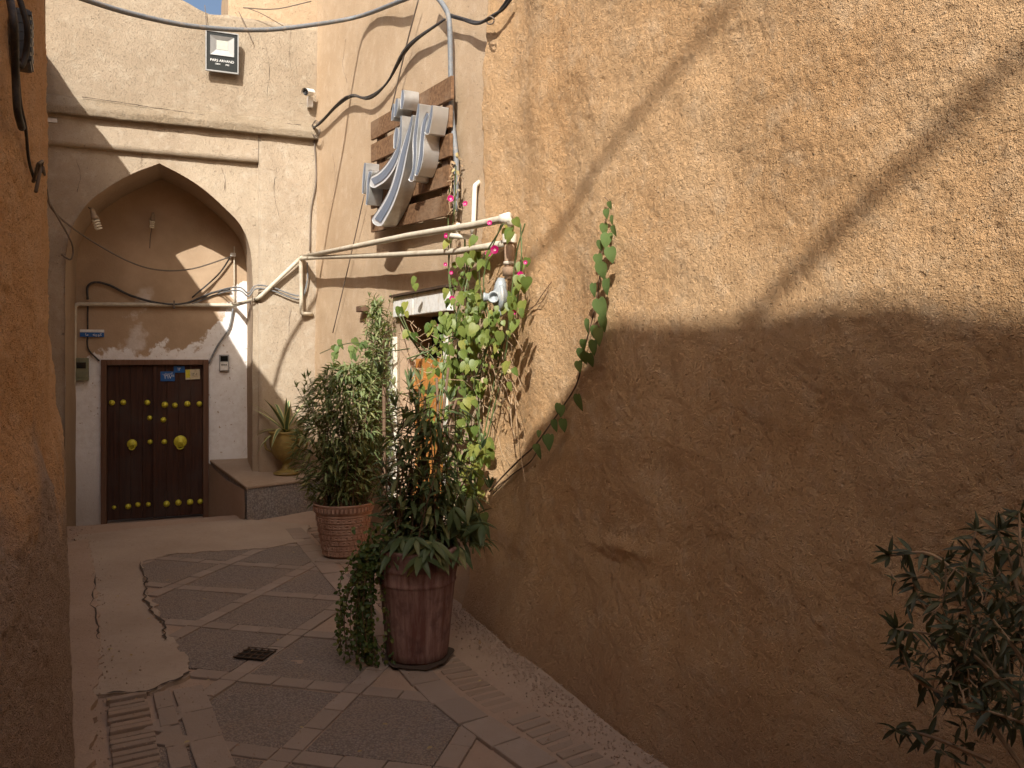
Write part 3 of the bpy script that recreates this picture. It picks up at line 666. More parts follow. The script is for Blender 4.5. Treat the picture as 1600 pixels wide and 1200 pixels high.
# crack along the cornice top
m = MB(); cp = [G.W(x, y, .10) for x, y in ((128, 151), (200, 162), (260, 171), (320, 180), (380, 187), (430, 192), (470, 195))]; cp = cr(cp, 6)
m.tube([p + V((0, 0, .006 * fbm(p, 20))) for p in cp], [.002 + .004 * abs(fbm(p, 8)) for p in cp], 5); m.obj('crack', M['crack'], gate)
def wall_crack(fr_, pts, n, w=.0022):
    c = cr([fr_.W(x, y, n) for x, y in pts], 8); m = MB(); m.tube([p + V((.012 * fbm(p, 16), 0, .012 * fbm(p + V((5, 0, 0)), 16))) for p in c], [w * (.3 + 1.3 * abs(fbm(p, 9))) for p in c], 5); return m
for P_ in ([(345, 262), (352, 280), (349, 300)], [(432, 262), (428, 300), (436, 340), (431, 372)], [(455, 480), (451, 520), (458, 560)], [(215, 225), (222, 240), (219, 258)], [(120, 250), (126, 275), (121, 300)]): wall_crack(G, P_, .058 if P_[0][0] > 403 else .012).obj('crack', M['crack'], gate)
for P_ in ([(130, 30), (139, 55), (134, 90)], [(415, 70), (421, 110), (417, 150)], [(455, 40), (452, 80), (456, 110)]): wall_crack(G, P_, .040, .0016).obj('crack', M['crack'], gate)
for P_ in ([(540, 60), (536, 100), (543, 130)], [(520, 240), (524, 280), (519, 320)], [(775, 640), (779, 690), (774, 735), (780, 765)]): wall_crack(SH, P_, .010, .0016).obj('crack', M['crack'], shop)
# door
fr = MB(); FW = .05
fr.box(GB, d0, d0 + .055, -.10, .035, -.25, dzt - .0); fr.obj('door_frame', M['doorframe'], gate, bevel=.006)
fr = MB(); fr.box(GB, d1 - .06, d1, -.10, .035, -.25, dzt); fr.obj('door_frame', M['doorframe'], gate, bevel=.006)
fr = MB(); fr.box(GB, d0 + .056, d1 - .061, -.10, .03, dzt - .06, dzt); fr.obj('door_frame', M['doorframe'], gate, bevel=.006)
dm = GB.px(241, 700, -.03)[0]
lv = []
for a, b, nn in ((d0 + .057, dm - .002, -.035), (dm + .002, d1 - .062, -.03)):
    L = bpy.data.objects.new('door_leaf', None); COL.objects.link(L); L.location = GB.P((a + b) / 2, nn, .6); L.parent = gate; L.matrix_parent_inverse = Matrix.Translation(-V(gate.location)); lv.append((L, nn))
    k = 4; w = (b - a) / k
    for i in range(k):
        m = MB(); m.box(GB, a + i * w + .0007, a + (i + 1) * w - .0007, nn - .03 - .002 * (i % 2), nn - .003 * (i % 2), -.2, dzt - .062); sub(m, 'plank', M['door'], L, gate, bevel=.003)
m = MB(); m.box(GB, dm - .012, dm + .03, -.028, -.008, -.2, dzt - .064); sub(m, 'meeting_stile', M['door'], lv[1][0], gate, bevel=.004)
bm_ = MB(); bm_.lathe((0, 0, 0), (0, -1, 0), [(.030, 0), (.032, .004), (.026, .016), (.012, .024), (.0, .026)], 12); boss = bm_.mesh('boss', M['yellow'], True)
rotG = Matrix.Rotation(math.atan2(G.U.y, G.U.x), 4, 'Z')
def zoomd(x, y): return 140 + x / 4, 540 + y / 4
for i, (x, y, s) in enumerate([(140, 358, 1), (210, 355, 1), (361, 356, 1), (470, 370, 1.15), (533, 373, 1), (611, 364, 1.1), (686, 364, 1), (376, 452, .9), (461, 464, 1), (378, 602, .9), (467, 601, .95), (153, 1011, .7), (241, 1005, 1), (302, 994, .9), (367, 992, .85), (481, 989, 1.15), (555, 981, 1.1), (628, 978, 1.15), (691, 974, 1)]):
    px, py = zoomd(x, y); L, nn = lv[0] if px < 241 else lv[1]; p = GB.W(px, py, nn + .001)
    copyobj(boss, 'boss', None, Matrix.Translation(p) @ rotG @ Matrix.Scale(s, 4)); o = COL.objects[-1]; o.parent = L; o.matrix_parent_inverse = Matrix.Translation(-V(L.location))
for x, y, s in ((265, 615, .85), (567, 600, 1.15)):
    px, py = zoomd(x, y); L, nn = lv[0] if px < 241 else lv[1]; p = GB.W(px, py, nn)
    m = MB(); m.lathe(p, G.N, [(.062 * s, 0), (.062 * s, .006), (.05 * s, .012), (.04 * s, .014), (.026 * s, .03), (0, .034)], 18); sub(m, 'knocker_plate', M['yellow'], L, gate, smooth=True)
    m = MB(); m.tube([p + G.N * .035 + G.U * (.034 * s * math.sin(a)) + V((0, 0, -.036 * s - .036 * s * math.cos(a))) for a in np.linspace(0, 2 * math.pi, 17)], .007, 6, False); sub(m, 'knocker_ring', M['yellow'], L, gate, smooth=True)

# ---- stone bench between gate and shop
ZB = .34
bA = ground_pt(386, 814); bB = ground_pt(492, 797); bC = GB.P(GB.px(329, 700)[0], .0, 0); 
bench = thing('stone_bench', 'built-in mud and pebble bench beside the gate door', 'bench', bA)
def bz(p): return ZB + .09 * min(1, max(0, (p - C0).dot(-G.N) / .8))
e1 = C0 + G.U * .25 + SH.U * .1
poly = [bA, bB, V((bB.x + .35, bB.y + .1, 0)), e1, GB.P(aR + .02, 0, 0), bC]
m = MB(); n = len(poly)
top = [V((p.x, p.y, bz(p) - .028)) for p in poly]; bot = [V((p.x, p.y, -.25)) for p in poly]
m.add(bot + top, [tuple(range(n))[::-1], tuple(range(n, 2 * n))] + [(i, (i + 1) % n, n + (i + 1) % n, n + i) for i in range(n)])
reg(m); m.obj('seat_block', M['terrazzo'], bench, bevel=.01)
m = MB(); cc = sum(poly, V((0, 0, 0))) / n; pp = [cc + (p - cc) * 1.0 + (p - cc).normalized() * .018 for p in poly]
top = [V((p.x, p.y, bz(p) + .0)) for p in pp]; bot = [V((p.x, p.y, bz(p) - .03)) for p in pp]
m.add(bot + top, [tuple(range(n))[::-1], tuple(range(n, 2 * n))] + [(i, (i + 1) % n, n + (i + 1) % n, n + i) for i in range(n)])
o = m.obj('seat_top', M['stonecap'], bench, bevel=.012); reg(m)
# mud-rendered left flank of the bench
m = MB(); a, b_ = bA, bC; t = (b_ - a).normalized(); nn_ = V((-t.y, t.x, 0)); nn_ = nn_ if nn_.x < 0 else -nn_
q = []
for k in range(14):
    p = a.lerp(b_, k / 13)
    for j in range(7): q.append(V((p.x, p.y, -.25 + (bz(p) + .215) * j / 6)) + nn_ * (.022 + .010 * fbm((p.x, p.y, j * .1), 5)))
m.add(q, [(k * 7 + j, (k + 1) * 7 + j, (k + 1) * 7 + j + 1, k * 7 + j + 1) for k in range(13) for j in range(6)]); m.obj('flank_render', M['mudfloor'], bench, smooth=True)

# ---- left wall
left = thing('left_alley_wall', 'shaded ochre mud wall running along the left edge', 'wall', (-1.6, 2.7, 0))
lp = cr([V((-4.72, 8.1, 0)), V((-3.5, 6.0, 0)), V((-2.62, 4.5, 0)), V((-1.97, 3.4, 0)), V((-1.62, 2.7, 0)), V((-1.32, 1.7, 0)), V((-1.17, .6, 0)), V((-1.2, -.6, 0)), V((-.42, -1.7, 0)), V((.3, -2.9, 0)), V((1.4, -4.8, 0)), V((3.0, -7.5, 0))], 12)
lp = resample(lp, .07)
LT = [(-7.5, 6.5), (-3.8, 6.5), (-2.33, 6.58), (-1.7, 6.12), (-1.18, 5.62), (-.68, 5.6), (-.3, 4.2), (1.9, 4.1), (3, 4.22), (4.8, 4.2), (5.6, 4.25), (6.5, 4.5), (8.1, 4.6)]
def ltop(p): return interp(p.y, LT) + .03 * fbm((p.x, p.y, 0), 2)
def loff(s, z, p):
    zb = 1.15 + .25 * fbm((p.x, p.y, 0), 1.2) + .1 * max(0, p.y - 2.5)
    k = 1 / (1 + math.exp(min(50, (z - zb) / .04)))
    d = .06 * k + .03 * math.exp(-max(z, 0) / .4) - .006 * z
    if p.y < .3: d *= .3
    return d
zl = list(np.arange(-.3, 3.4, .06)) + list(np.linspace(3.4, 4.2, 5))
lo_, lm = wall_sheet('plaster_face', lp, zl, loff, M['left'], left, amp=.02, amp2=.010, side=-1, topfn=ltop)
bpy.data.objects.remove(lo_)
def split_sheet(path, zs, mb, mat, parent, i0, i1, k, side, step=.010, zstep=.010, top=3.2):
    nz = len(zs); ss = [0]
    for a_, b_ in zip(path[:-1], path[1:]): ss.append(ss[-1] + (b_ - a_).length)
    jt = max(j for j in range(nz) if zs[j] <= top); c = MB(); c.v = [v for i in range(len(path)) for v in mb.v[i * nz:i * nz + jt + 1]]
    fine_sheet('plaster_face', path, [zs[j] for j in range(jt + 1)], c, step, zstep, mat, parent, (ss[i0], ss[i1]), k, side)
    m2 = MB(); m2.v = mb.v; m2.f = [f for f in mb.f if not (i0 <= f[0] // nz < i1 and f[0] % nz < jt)]
    m2.obj('plaster_face', mat, parent, smooth=True, uvs=[(ss[i], z) for i in range(len(path)) for z in zs])
_i0 = next(i for i, p in enumerate(lp) if p.y < 5.2); _i1 = next(i for i, p in enumerate(lp) if p.y < 1.5)
split_sheet(lp, zl, lm, M['left'], left, _i0, _i1, 1.1, -1)
pr = [V((p.x, p.y, ltop(p))) for p in lp[::3]]; n = len(pr); m = MB()
m.add(pr + [p + V((-2.6, -1.4, 0)) for p in pr], [(i, i + 1, n + i + 1, n + i) for i in range(n - 1)]); m.obj('roof', M['back'], left)
# house closing the alley behind the photographer
m = MB(); fb = Frame((3.0, -7.4, 0), (1, .05)); m.box(fb, -3, 5, -.6, 0, -.3, 6.2); o = m.obj('end_house', M['back']); tag(o, 'plain mud wall closing the alley behind the viewpoint', 'house')

# unseen block added behind the viewpoint to darken the near right wall
sb = thing('added_shade_block', 'unseen block added over the alley behind the viewpoint to darken the near wall', 'shade block', (1.8, -2.6, 0))
fs_ = Frame((-1.5, -.6, 0), (1, 0)); m = MB(); m.box(fs_, 0, 5.4, 0, 5, 2.35, 3.45); m.obj('shade_block_body', M['back'], sb, bevel=.02)
# ------------------------------------------------------------------ pipes
def polytube(name, pts, r, mat, label, cat, group=None, n=10, smooth=6):
    m = MB(); m.tube(cr(pts, smooth) if smooth else pts, r, n); o = m.obj(name, mat, None, smooth=True); tag(o, label, cat, group); return o
def fillet(pts, rad=.05, k=5):
    out = [pts[0]]
    for a, b, c in zip(pts[:-2], pts[1:-1], pts[2:]):
        u = (a - b); w = (c - b); r = min(rad, u.length * .45, w.length * .45); u.normalize(); w.normalize(); p, q = b + u * r, b + w * r
        for t in np.linspace(0, 1, k): out.append(p * (1 - t) ** 2 + b * 2 * t * (1 - t) + q * t * t)
    out.append(pts[-1]); return out
PG = 'beige gas pipes'
gp_ = thing('gas_pipe', 'beige gas pipe crossing the arch recess and climbing to the shop wall', 'pipe', GB.W(118, 475, .04), PG)
pts = [GB.W(104, 606, .16), GB.W(115, 603, .07), GB.W(117, 475, .05), GB.W(366, 477, .05), G.W(404, 466, .10), G.W(469, 404, .13), SH.W(474, 402, .16)]
m = MB(); m.tube(fillet(pts, .05), .022, 10); m.obj('pipe_run', M['pipe'], gp_, smooth=True)
for x in (272,):
    p = GB.W(x, 476, .05); m = MB(); m.box(Frame(p, (G.U.x, G.U.y)), -.008, .008, -.05, .028, -.045, .045); m.obj('clip', M['wire'], gp_)
up = thing('gas_pipe', 'upper of the two beige pipes slanting across below the sign', 'pipe', SH.W(470, 402, .18), PG)
pu = [SH.W(471, 402, .15), SH.W(560, 384, .17), SH.W(640, 368, .17), SH.W(740, 352, .17), hit(792, 341, .12), hit(800, 352, .10)]
m = MB(); m.tube(fillet(pu, .04), [.024] * 40 if False else .024, 10); m.obj('pipe_run', M['pipe'], up, smooth=True)
m = MB(); m.tube([pu[4] + V((-.035, .03, -.005)), pu[4] + V((.02, -.0, .005))], .033, 10); m.obj('elbow', M['white_pipe'], up, smooth=True)
p = SH.W(716, 357, .17); m = MB(); m.tube([p + V((0, 0, .035)), p + V((0, 0, -.05))], .013, 8); m.tube([p + V((-.05, .02, -.045)), p + V((.09, -.04, -.06))], .018, 8); m.obj('clip', M['white_pipe'], up, smooth=True)
lw = thing('gas_pipe', 'lower beige pipe running level across the shop wall to the vine', 'pipe', SH.W(470, 404, .12), PG)
pl_ = [G.W(488, 491, .07), G.W(471, 490, .13), G.W(470, 404, .14), SH.W(502, 402, .14), SH.W(600, 399, .13), SH.W(712, 393, .13), SH.W(752, 387, .12), hit(790, 380, .06)]
m = MB(); m.tube(fillet(pl_, .03), .022, 10); m.obj('pipe_run', M['pipe'], lw, smooth=True)
wp = thing('white_water_pipe', 'short white pipe coming out of the plaster above the gas pipes', 'pipe', hit(742, 300, .03))
m = MB(); m.tube(fillet([hit(751, 283, -.02), hit(742, 290, .05), hit(740, 345, .05), hit(738, 368, .04)], .02), .016, 9); m.obj('pipe_run', M['white_pipe'], wp, smooth=True)
# regulator and riser
rb = hit(795, 400, .09)
riser = thing('pipe_riser', 'dusty brown threaded pipe with white collar above the regulator', 'pipe', rb)
def pxat(px, py, ref):  # point on the ray of a pixel at the depth of ref
    return EYE + ray(px, py) * ref.y
m = MB(); m.tube([pxat(796, 372, rb), pxat(796, 436, rb)], .030, 12); m.obj('pipe_run', M['rust_pipe'], riser, smooth=True)
m = MB(); m.tube([pxat(796, 366, rb), pxat(796, 380, rb)], .042, 12); m.obj('collar', M['white_pipe'], riser, smooth=True, bevel=.003)
m = MB(); m.tube([pxat(796, 409, rb), pxat(796, 414, rb)], .036, 12); m.obj('collar', M['white_pipe'], riser, smooth=True)
m = MB(); m.tube([pxat(795, 418, rb), pxat(795, 431, rb)], .038, 12); m.obj('nut', M['rust_pipe'], riser, smooth=True)
reg_ = thing('gas_regulator', 'round grey gas regulator hanging among the vine leaves', 'regulator', pxat(778, 465, rb))
c = pxat(780, 465, rb); ax = V((-1, -.25, 0)).normalized()
m = MB(); m.lathe(c, ax, [(0, -.045), (.05, -.04), (.066, -.026), (.08, -.01), (.083, -.008), (.083, .004), (.078, .006), (.07, .012), (.05, .03), (.03, .042), (0, .045)], 26); m.obj('diaphragm_body', M['regulator'], reg_, smooth=True)
m = MB(); m.tube([c, c + V((.01, 0, .08)), c + V((.012, 0, .115))], [.045, .035, .02], 12); m.obj('neck', M['regulator'], reg_, smooth=True)
m = MB(); m.tube([c, c + V((-.005, 0, -.10)), c + V((-.006, 0, -.112))], [.032, .03, .018], 12); m.obj('spring_barrel', M['regulator'], reg_, smooth=True)
m = MB(); m.tube([c + V((.0, -.02, 0)), c + V((-.085, -.02, 0))], .024, 12); m.tube([c + V((-.078, -.02, 0)), c + V((-.092, -.02, 0))], .028, 8); m.obj('inlet', M['regulator'], reg_, smooth=True)
q = c + V((-.028, -.03, -.002)); m = MB(); m.lathe(q, (-.1, -1, 0), [(.034, 0), (.034, .045), (.026, .045), (.025, .02), (0, .018)], 18); m.obj('outlet', M['regulator'], reg_, smooth=True)

# ------------------------------------------------------------------ cables
def hp(px, py, off=.03): return hit(px, py, off)
CG = 'cables strung over the alley walls'
polytube('overhead_cable', [EYE + ray(105, -10) * 5.2, EYE + ray(200, 20) * 5.7, EYE + ray(300, 41) * 6.2, EYE + ray(400, 47) * 6.7, EYE + ray(480, 40) * 7.0, SH.W(560, 26, .05), SH.W(640, -4, .05)], .019, M['cable_grey'], 'thick grey cable sagging across the top above the floodlight', 'cable', CG)
polytube('wall_cable', [SH.W(678, -10, .05), SH.W(694, 10, .05), SH.W(702, 33, .05), SH.W(704, 100, .04), SH.W(706, 180, .04), SH.W(713, 250, .04), SH.W(712, 330, .05)], .019, M['cable_grey'], 'thick grey cable dropping straight down the right edge of the sign', 'cable', CG)
cA = [SH.W(488, 200, .03), SH.W(500, 193, .03), SH.W(542, 152, .03), SH.W(575, 152, .03), SH.W(605, 130, .03), SH.W(637, 76, .03), SH.W(695, 30, .05)]
for k in range(3):
    j = [p + V((random.uniform(-.015, .015), 0, random.uniform(-.02, .02))) for p in cA]; j[-1] = cA[-1]
    polytube('wall_cable', j, .0085, M['cable_black'], ('uppermost', 'middle', 'lowest')[k] + ' of the thin dark cables rising from the corner to the junction', 'cable', 'thin cables rising to the junction')
cB = [hp(702, 25, .06), hp(722, 32, .07), hp(748, 37, .07), hp(770, 28, .07), hp(788, 12, .06), hp(800, -8, .05)]
for k in range(2):
    j = [p + V((random.uniform(-.012, .012), 0, random.uniform(-.015, .015))) for p in cB]
    polytube('wall_cable', j, .010, M['cable_black'], ('upper', 'lower')[k] + ' of the two dark cables looping right of the junction', 'cable', 'looping cables right of the junction')
m = MB(); m.tube([hp(766 + 6 * math.cos(a), 32 + 6 * math.sin(a), .09) for a in np.linspace(0, 6, 12)], .005, 5); tag(m.obj('cable_tie', M['wire'], None), 'small wire ring tying the looping cables together', 'cable tie')
polytube('hanging_wire', [SH.W(655, -5, .03), SH.W(634, 75, .03), SH.W(610, 178, .03)], .006, M['wire'], 'thin brown wire dropping down to the top of the wooden sign', 'wire')
polytube('hanging_wire', [SH.W(569, 305, .03), SH.W(548, 400, .02), SH.W(520, 520, .02)], .005, M['wire'], 'thin brown wire running down from the left letter to the bush', 'wire')
polytube('hanging_wire', [G.W(491, 215, .07), G.W(494, 280, .08), G.W(486, 330, .07), G.W(484, 392, .08)], .008, M['wire'], 'slack wire hanging in the corner below the security camera', 'wire')
for k in range(3):
    m = MB(); m.tube([SH.W(492 + 6 * math.cos(a) + k, 202 + (10 + 2 * k) * math.sin(a), .04) for a in np.linspace(0, 5.6, 14)], .005, 5); tag(m.obj('wire_coil', M['wire'], None, smooth=True), ('smallest', 'middle', 'largest')[k] + ' loop of the loose wire coil in the corner at cornice height', 'wire coil', 'corner wire coils')
polytube('sagging_wire', [hp(66, 262, .05), EYE + ray(84, 330) * 6.6, G.W(130, 368, .02), G.W(200, 408, -.15), G.W(250, 422, -.3), GB.W(300, 420, .30), GB.W(358, 402, .06)], .008, M['wire'], 'long thin wire sagging across the arch from left to right', 'wire')
polytube('recess_cable', [GB.W(137, 468, .05), GB.W(137, 448, .04), GB.W(150, 441, .04), GB.W(172, 446, .04), GB.W(205, 462, .04), GB.W(250, 474, .06), GB.W(290, 474, .06), GB.W(330, 458, .04), GB.W(360, 452, .05)], .013, M['cable_black'], 'black cable curling over the pipe inside the arch recess', 'cable')
polytube('recess_cable', [GB.W(137, 478, .03), GB.W(137, 520, .02), GB.W(138, 545, .02), GB.W(155, 564, .02)], .009, M['cable_black'], 'thin black cable running down to the left door frame corner', 'cable')
polytube('recess_cable', [GB.W(360, 402, .05), GB.W(340, 430, .04), GB.W(300, 465, .05)], .009, M['cable_black'], 'black cable slanting down through the sunlit patch of the recess', 'cable')
polytube('recess_cable', [GB.W(364, 482, .04), GB.W(358, 512, .03), GB.W(340, 540, .03), GB.W(326, 568, .03)], .011, M['cable_grey'], 'grey cable curving down to the right door frame corner', 'cable')
polytube('recess_cable', [GB.W(366, 385, .04), GB.W(366, 420, .04), GB.W(366, 476, .04)], .008, M['pipe'], 'straight pale conduit down the right edge of the recess', 'cable')
for dy in (0, 5):
    polytube('wall_cable', [GB.W(300, 470 + dy, .06), GB.W(345, 453 + dy, .05), G.W(374, 449 + dy, .03), G.W(388, 458 + dy, .10), G.W(400, 446 + dy, .10), G.W(425, 449 + dy, .09), G.W(468, 462 + dy, .10), G.W(480, 440, .10), G.W(480, 410, .10)], .008, M['cable_grey'], ('lower' if dy else 'upper') + ' of the two thin grey cables twisting past the pipe bend', 'cable', 'paired grey cables by the pipe bend')
# left wall junction box and cables
jb = hp(36, 64, .03)
jn = thing('cable_splice_box', 'black ribbed cable splice box high on the left wall', 'splice box', jb)
ax_ = (hit(36, 40) - hit(36, 90)).normalized(); t_ = V((-.54, 1, 0)).normalized(); nn_ = V((.88, .47, 0))
m = MB(); m.obox(jb, t_ * .06, nn_ * .025, V((0, 0, .085))); m.obj('case', M['black'], jn, bevel=.012)
for k in range(6): m = MB(); m.obox(jb + V((0, 0, -.07 + k * .028)), t_ * .062, nn_ * .027, V((0, 0, .006))); m.obj('rib', M['black'], jn)
polytube('wall_cable', [hp(14, -10, .05), hp(22, 40, .10), hp(24, 110, .06), hp(27, 170, .05), hp(34, 200, .04)], .011, M['cable_black'], 'thick black cable hanging past the splice box on the left wall', 'cable', 'black cables on the left wall')
polytube('wall_cable', [hp(28, -10, .06), hp(42, 40, .10), hp(41, 80, .09), hp(34, 102, .07), hp(27, 98, .06)], .009, M['cable_black'], 'black cable looping back under the splice box on the left wall', 'cable', 'black cables on the left wall')
polytube('wall_cable', [hp(28, 110, .05), hp(32, 160, .04), hp(40, 200, .04), hp(45, 250, .03), hp(54, 282, .03)], .005, M['cable_black'], 'thin black cable below the splice box down to the wire hook', 'cable')
m = MB(); m.tube([hp(52, 284, .03), hp(60, 256, .07), hp(66, 252, .08), hp(62, 270, .06), hp(56, 300, .05)], .006, 6); tag(m.obj('wire_hook', M['wire'], None, smooth=True), 'bent wire hook on the corner of the left wall', 'hook')
polytube('hanging_wire', [hp(64, 262, .05), EYE + ray(74, 310) * 5.5, G.W(112, 380, .06), G.W(111, 405, .06), G.W(96, 398, .06)], .008, M['wire'], 'loose dark wire drooping at the left end of the arch', 'wire')
for (x, y, x2, y2, lab) in ((318, 10, 324, 42, 'left'), (336, 14, 350, 44, 'middle'), (375, 17, 398, 70, 'right')):
    pass
polytube('tie_wire', [G.W(320, 8, .06), G.W(323, 42, .07)], .004, M['wire'], 'short thin wire above the floodlight at its left corner', 'wire')
polytube('tie_wire', [G.W(373, 18, .06), G.W(384, 40, .07), G.W(396, 68, .06)], .004, M['wire'], 'thin wire slanting on the wall right of the floodlight', 'wire')
polytube('tie_wire', [G.W(385, 12, .1), G.W(410, 22, .1), G.W(445, 42, .07)], .004, M['wire'], 'thin wire slanting down near the top of the right gate wall', 'wire')
polytube('tie_wire', [G.W(380, 12, .1), G.W(430, 14, .1), G.W(486, 2, .1)], .006, M['wire'], 'thin wire along the top edge of the gate wall', 'wire')
# overhead lines out of the picture whose shadows fall on the straw wall
def shadow_line(p1, p2, t, r, lab, ext=(1.6, 1.2)):
    a = hit(*p1) - LD * t; b = hit(*p2) - LD * t; d = b - a
    m = MB(); m.tube([a - d * ext[0], b + d * ext[1]], r, 8); tag(m.obj('overhead_line', M['cable_black'], None, smooth=True), lab, 'cable')
shadow_line((1080, 80), (850, 385), 11.5, .024, 'thick overhead line beyond the left roof, nearer the gate')
shadow_line((1580, 100), (1230, 440), 11.5, .030, 'thick overhead line beyond the left roof, nearer the viewpoint')

# ------------------------------------------------------------------ fixtures on the gate house
fl = thing('floodlight', 'black square floodlight on the wall above the arch', 'floodlight', G.W(347, 82, .12))
tilt = .10; a0 = G.W(347, 82, .13); U = G.U; Nn = (G.N * math.cos(tilt) - V((0, 0, 1)) * math.sin(tilt)).normalized(); Zz = U.cross(Nn) * -1; Zz = Zz if Zz.z > 0 else -Zz
hw, hh = .158, .20
class FX:  # tilted local frame
    P = staticmethod(lambda u, n, z: a0 + U * u + Nn * n + Zz * z)
m = MB(); m.box(FX, -hw, hw, -.035, .012, -hh, hh); m.obj('housing', M['black'], fl, bevel=.01)
m = MB(); m.box(FX, -hw + .012, hw - .012, .013, .016, -hh + .012, hh - .012); m.obj('glass', M['glass_dark'], fl)
m = MB(); P = FX.P; ou = [(-.118, .158), (.118, .158), (.118, -.04), (-.118, -.04)]; inn = [(-.055, .115), (.055, .115), (.055, .022), (-.055, .022)]
m.add([P(u, .030, z) for u, z in ou] + [P(u, .018, z) for u, z in inn], [(i, (i + 1) % 4, 4 + (i + 1) % 4, 4 + i) for i in range(4)]); m.obj('reflector', M['reflector'], fl)
m = MB(); m.box(FX, -.055, .055, .0165, .0205, .022, .115); m.obj('diode_panel', M['diode'], fl)
m = MB(); m.box(FX, -hw - .006, hw + .006, -.01, .026, -hh - .008, -hh + .006); m.box(FX, -hw - .006, -hw + .006, -.01, .026, -hh, hh); m.box(FX, hw - .006, hw + .006, -.01, .026, -hh, hh); m.box(FX, -hw, hw, -.01, .026, hh - .006, hh + .006); m.obj('rim', M['grey_plastic'], fl)
m = MB(); m.box(FX, -.10, .10, -.14, -.035, -.015, .015); m.obj('bracket', M['iron'], fl)
def text(body, size, P0, ux, uz, mat, name, parent, ext=.001):
    c = bpy.data.curves.new(name, 'FONT'); c.body = body; c.size = size; c.align_x = 'CENTER'; c.align_y = 'CENTER'; c.extrude = ext
    o = bpy.data.objects.new(name, c); COL.objects.link(o); dg = bpy.context.evaluated_depsgraph_get(); me = bpy.data.meshes.new_from_object(o.evaluated_get(dg)); bpy.data.objects.remove(o)
    me.materials.clear(); me.materials.append(mat); n = V(ux).cross(V(uz)); mt = Matrix((V(ux), V(uz), n)).transposed().to_4x4(); mt.translation = P0
    q = bpy.data.objects.new(name, me); COL.objects.link(q); q.matrix_basis = mt; q.parent = parent; q.matrix_parent_inverse = Matrix.Translation(-V(parent.location)); return q
text('PARS ARVAND', .036, FX.P(0, .0185, -.092), U, Zz, M['letter_white'], 'lettering', fl)
text('100W        IP65', .022, FX.P(0, .0185, -.128), U, Zz, M['letter_white'], 'lettering', fl)

cc_ = thing('security_camera', 'small white bullet security camera in the wall corner', 'camera', G.W(482, 150, .1))
p = G.W(477, 144, .24); d = (V((-.35, -1, -.25))).normalized()
m = MB(); m.lathe(p - d * .12, d, [(.0, 0), (.034, .002), (.037, .01), (.037, .10), (.033, .115)], 18, False); m.obj('body', M['white'], cc_, smooth=True)
m = MB(); m.lathe(p - d * .012, d, [(.034, -.02), (.034, 0), (.026, .002), (.016, .002), (.014, -.008), (0, -.008)], 18); m.obj('lens', M['black'], cc_, smooth=True)
m = MB(); m.lathe(p - d * .006, d, [(.011, 0), (.008, .004), (0, .005)], 12); m.obj('lens_glass', M['glass_dark'], cc_, smooth=True)
m = MB(); s_ = d.cross(V((0, 0, 1))).normalized(); u_ = s_.cross(d)
q = []
for k in range(9):
    a = math.pi * (k / 8) ; q += [p + (s_ * math.cos(a) + u_ * math.sin(a)) * .045 + d * .012, p + (s_ * math.cos(a) + u_ * math.sin(a)) * .043 - d * .13]
m.add(q, [(2 * k, 2 * k + 1, 2 * k + 3, 2 * k + 2) for k in range(8)]); m.obj('sun_shield', M['white'], cc_, smooth=True)
m = MB(); m.tube([p - d * .10, G.W(484, 150, .15), G.W(484, 152, .06)], .014, 8); m.obj('arm', M['white'], cc_, smooth=True)
m = MB(); fq = Frame(G.W(484, 156, .06), (G.U.x, G.U.y)); m.box(fq, -.03, .03, -.005, .05, -.09, .02); m.obj('mount', M['white'], cc_, bevel=.005)

ic = thing('intercom', 'grey door intercom on the whitewashed wall right of the door', 'intercom', GB.W(350, 567, .03))
fq = Frame(GB.W(350, 567, .012), (G.U.x, G.U.y)); m = MB(); m.box(fq, -.055, .055, 0, .035, -.095, .095); m.obj('case', M['grey_plastic'], ic, bevel=.008)
m = MB(); m.box(fq, -.04, .04, .0352, .038, .02, .08); m.obj('screen', M['glass_dark'], ic)
m = MB(); m.box(fq, -.042, .042, .0352, .0385, -.085, .008); m.obj('button_panel', M['white'], ic)
for k in range(3): m = MB(); m.box(fq, -.03 + k * .022, -.016 + k * .022, .0388, .042, -.03, -.016); m.obj('button', M['black'], ic)
mt = thing('meter_box', 'olive green meter box left of the door', 'meter box', GB.W(128, 577, .03))
fq = Frame(GB.W(128, 577, .015), (G.U.x, G.U.y)); m = MB(); m.box(fq, -.07, .07, 0, .06, -.125, .125); m.obj('case', M['meter'], mt, bevel=.01)
m = MB(); m.box(fq, -.045, .045, .0605, .064, .01, .075); m.obj('window', M['glass_dark'], mt); m = MB(); m.box(fq, -.05, .05, .0605, .066, -.09, -.02); m.obj('cover', M['meter'], mt, bevel=.004)
ss = thing('street_sign', 'narrow blue and white street sign high left in the recess', 'sign', GB.W(144, 520, .02))
fq = Frame(GB.W(144, 520, .025), (G.U.x, G.U.y)); m = MB(); m.box(fq, -.118, .118, 0, .008, -.045, .004); m.obj('blue_plate', M['blue'], ss)
m = MB(); m.box(fq, -.118, .118, 0, .008, .006, .036); m.obj('white_plate', M['white'], ss)
text('\uFEEA\uFB7C\uFEEE\uFB90', .045, fq.P(.05, .010, -.02), G.U, V((0, 0, 1)), M['letter_white'], 'lettering', ss)
text('\uFE8E\uFEE3', .04, fq.P(-.05, .010, -.02), G.U, V((0, 0, 1)), M['letter_white'], 'lettering', ss)
NPG = None
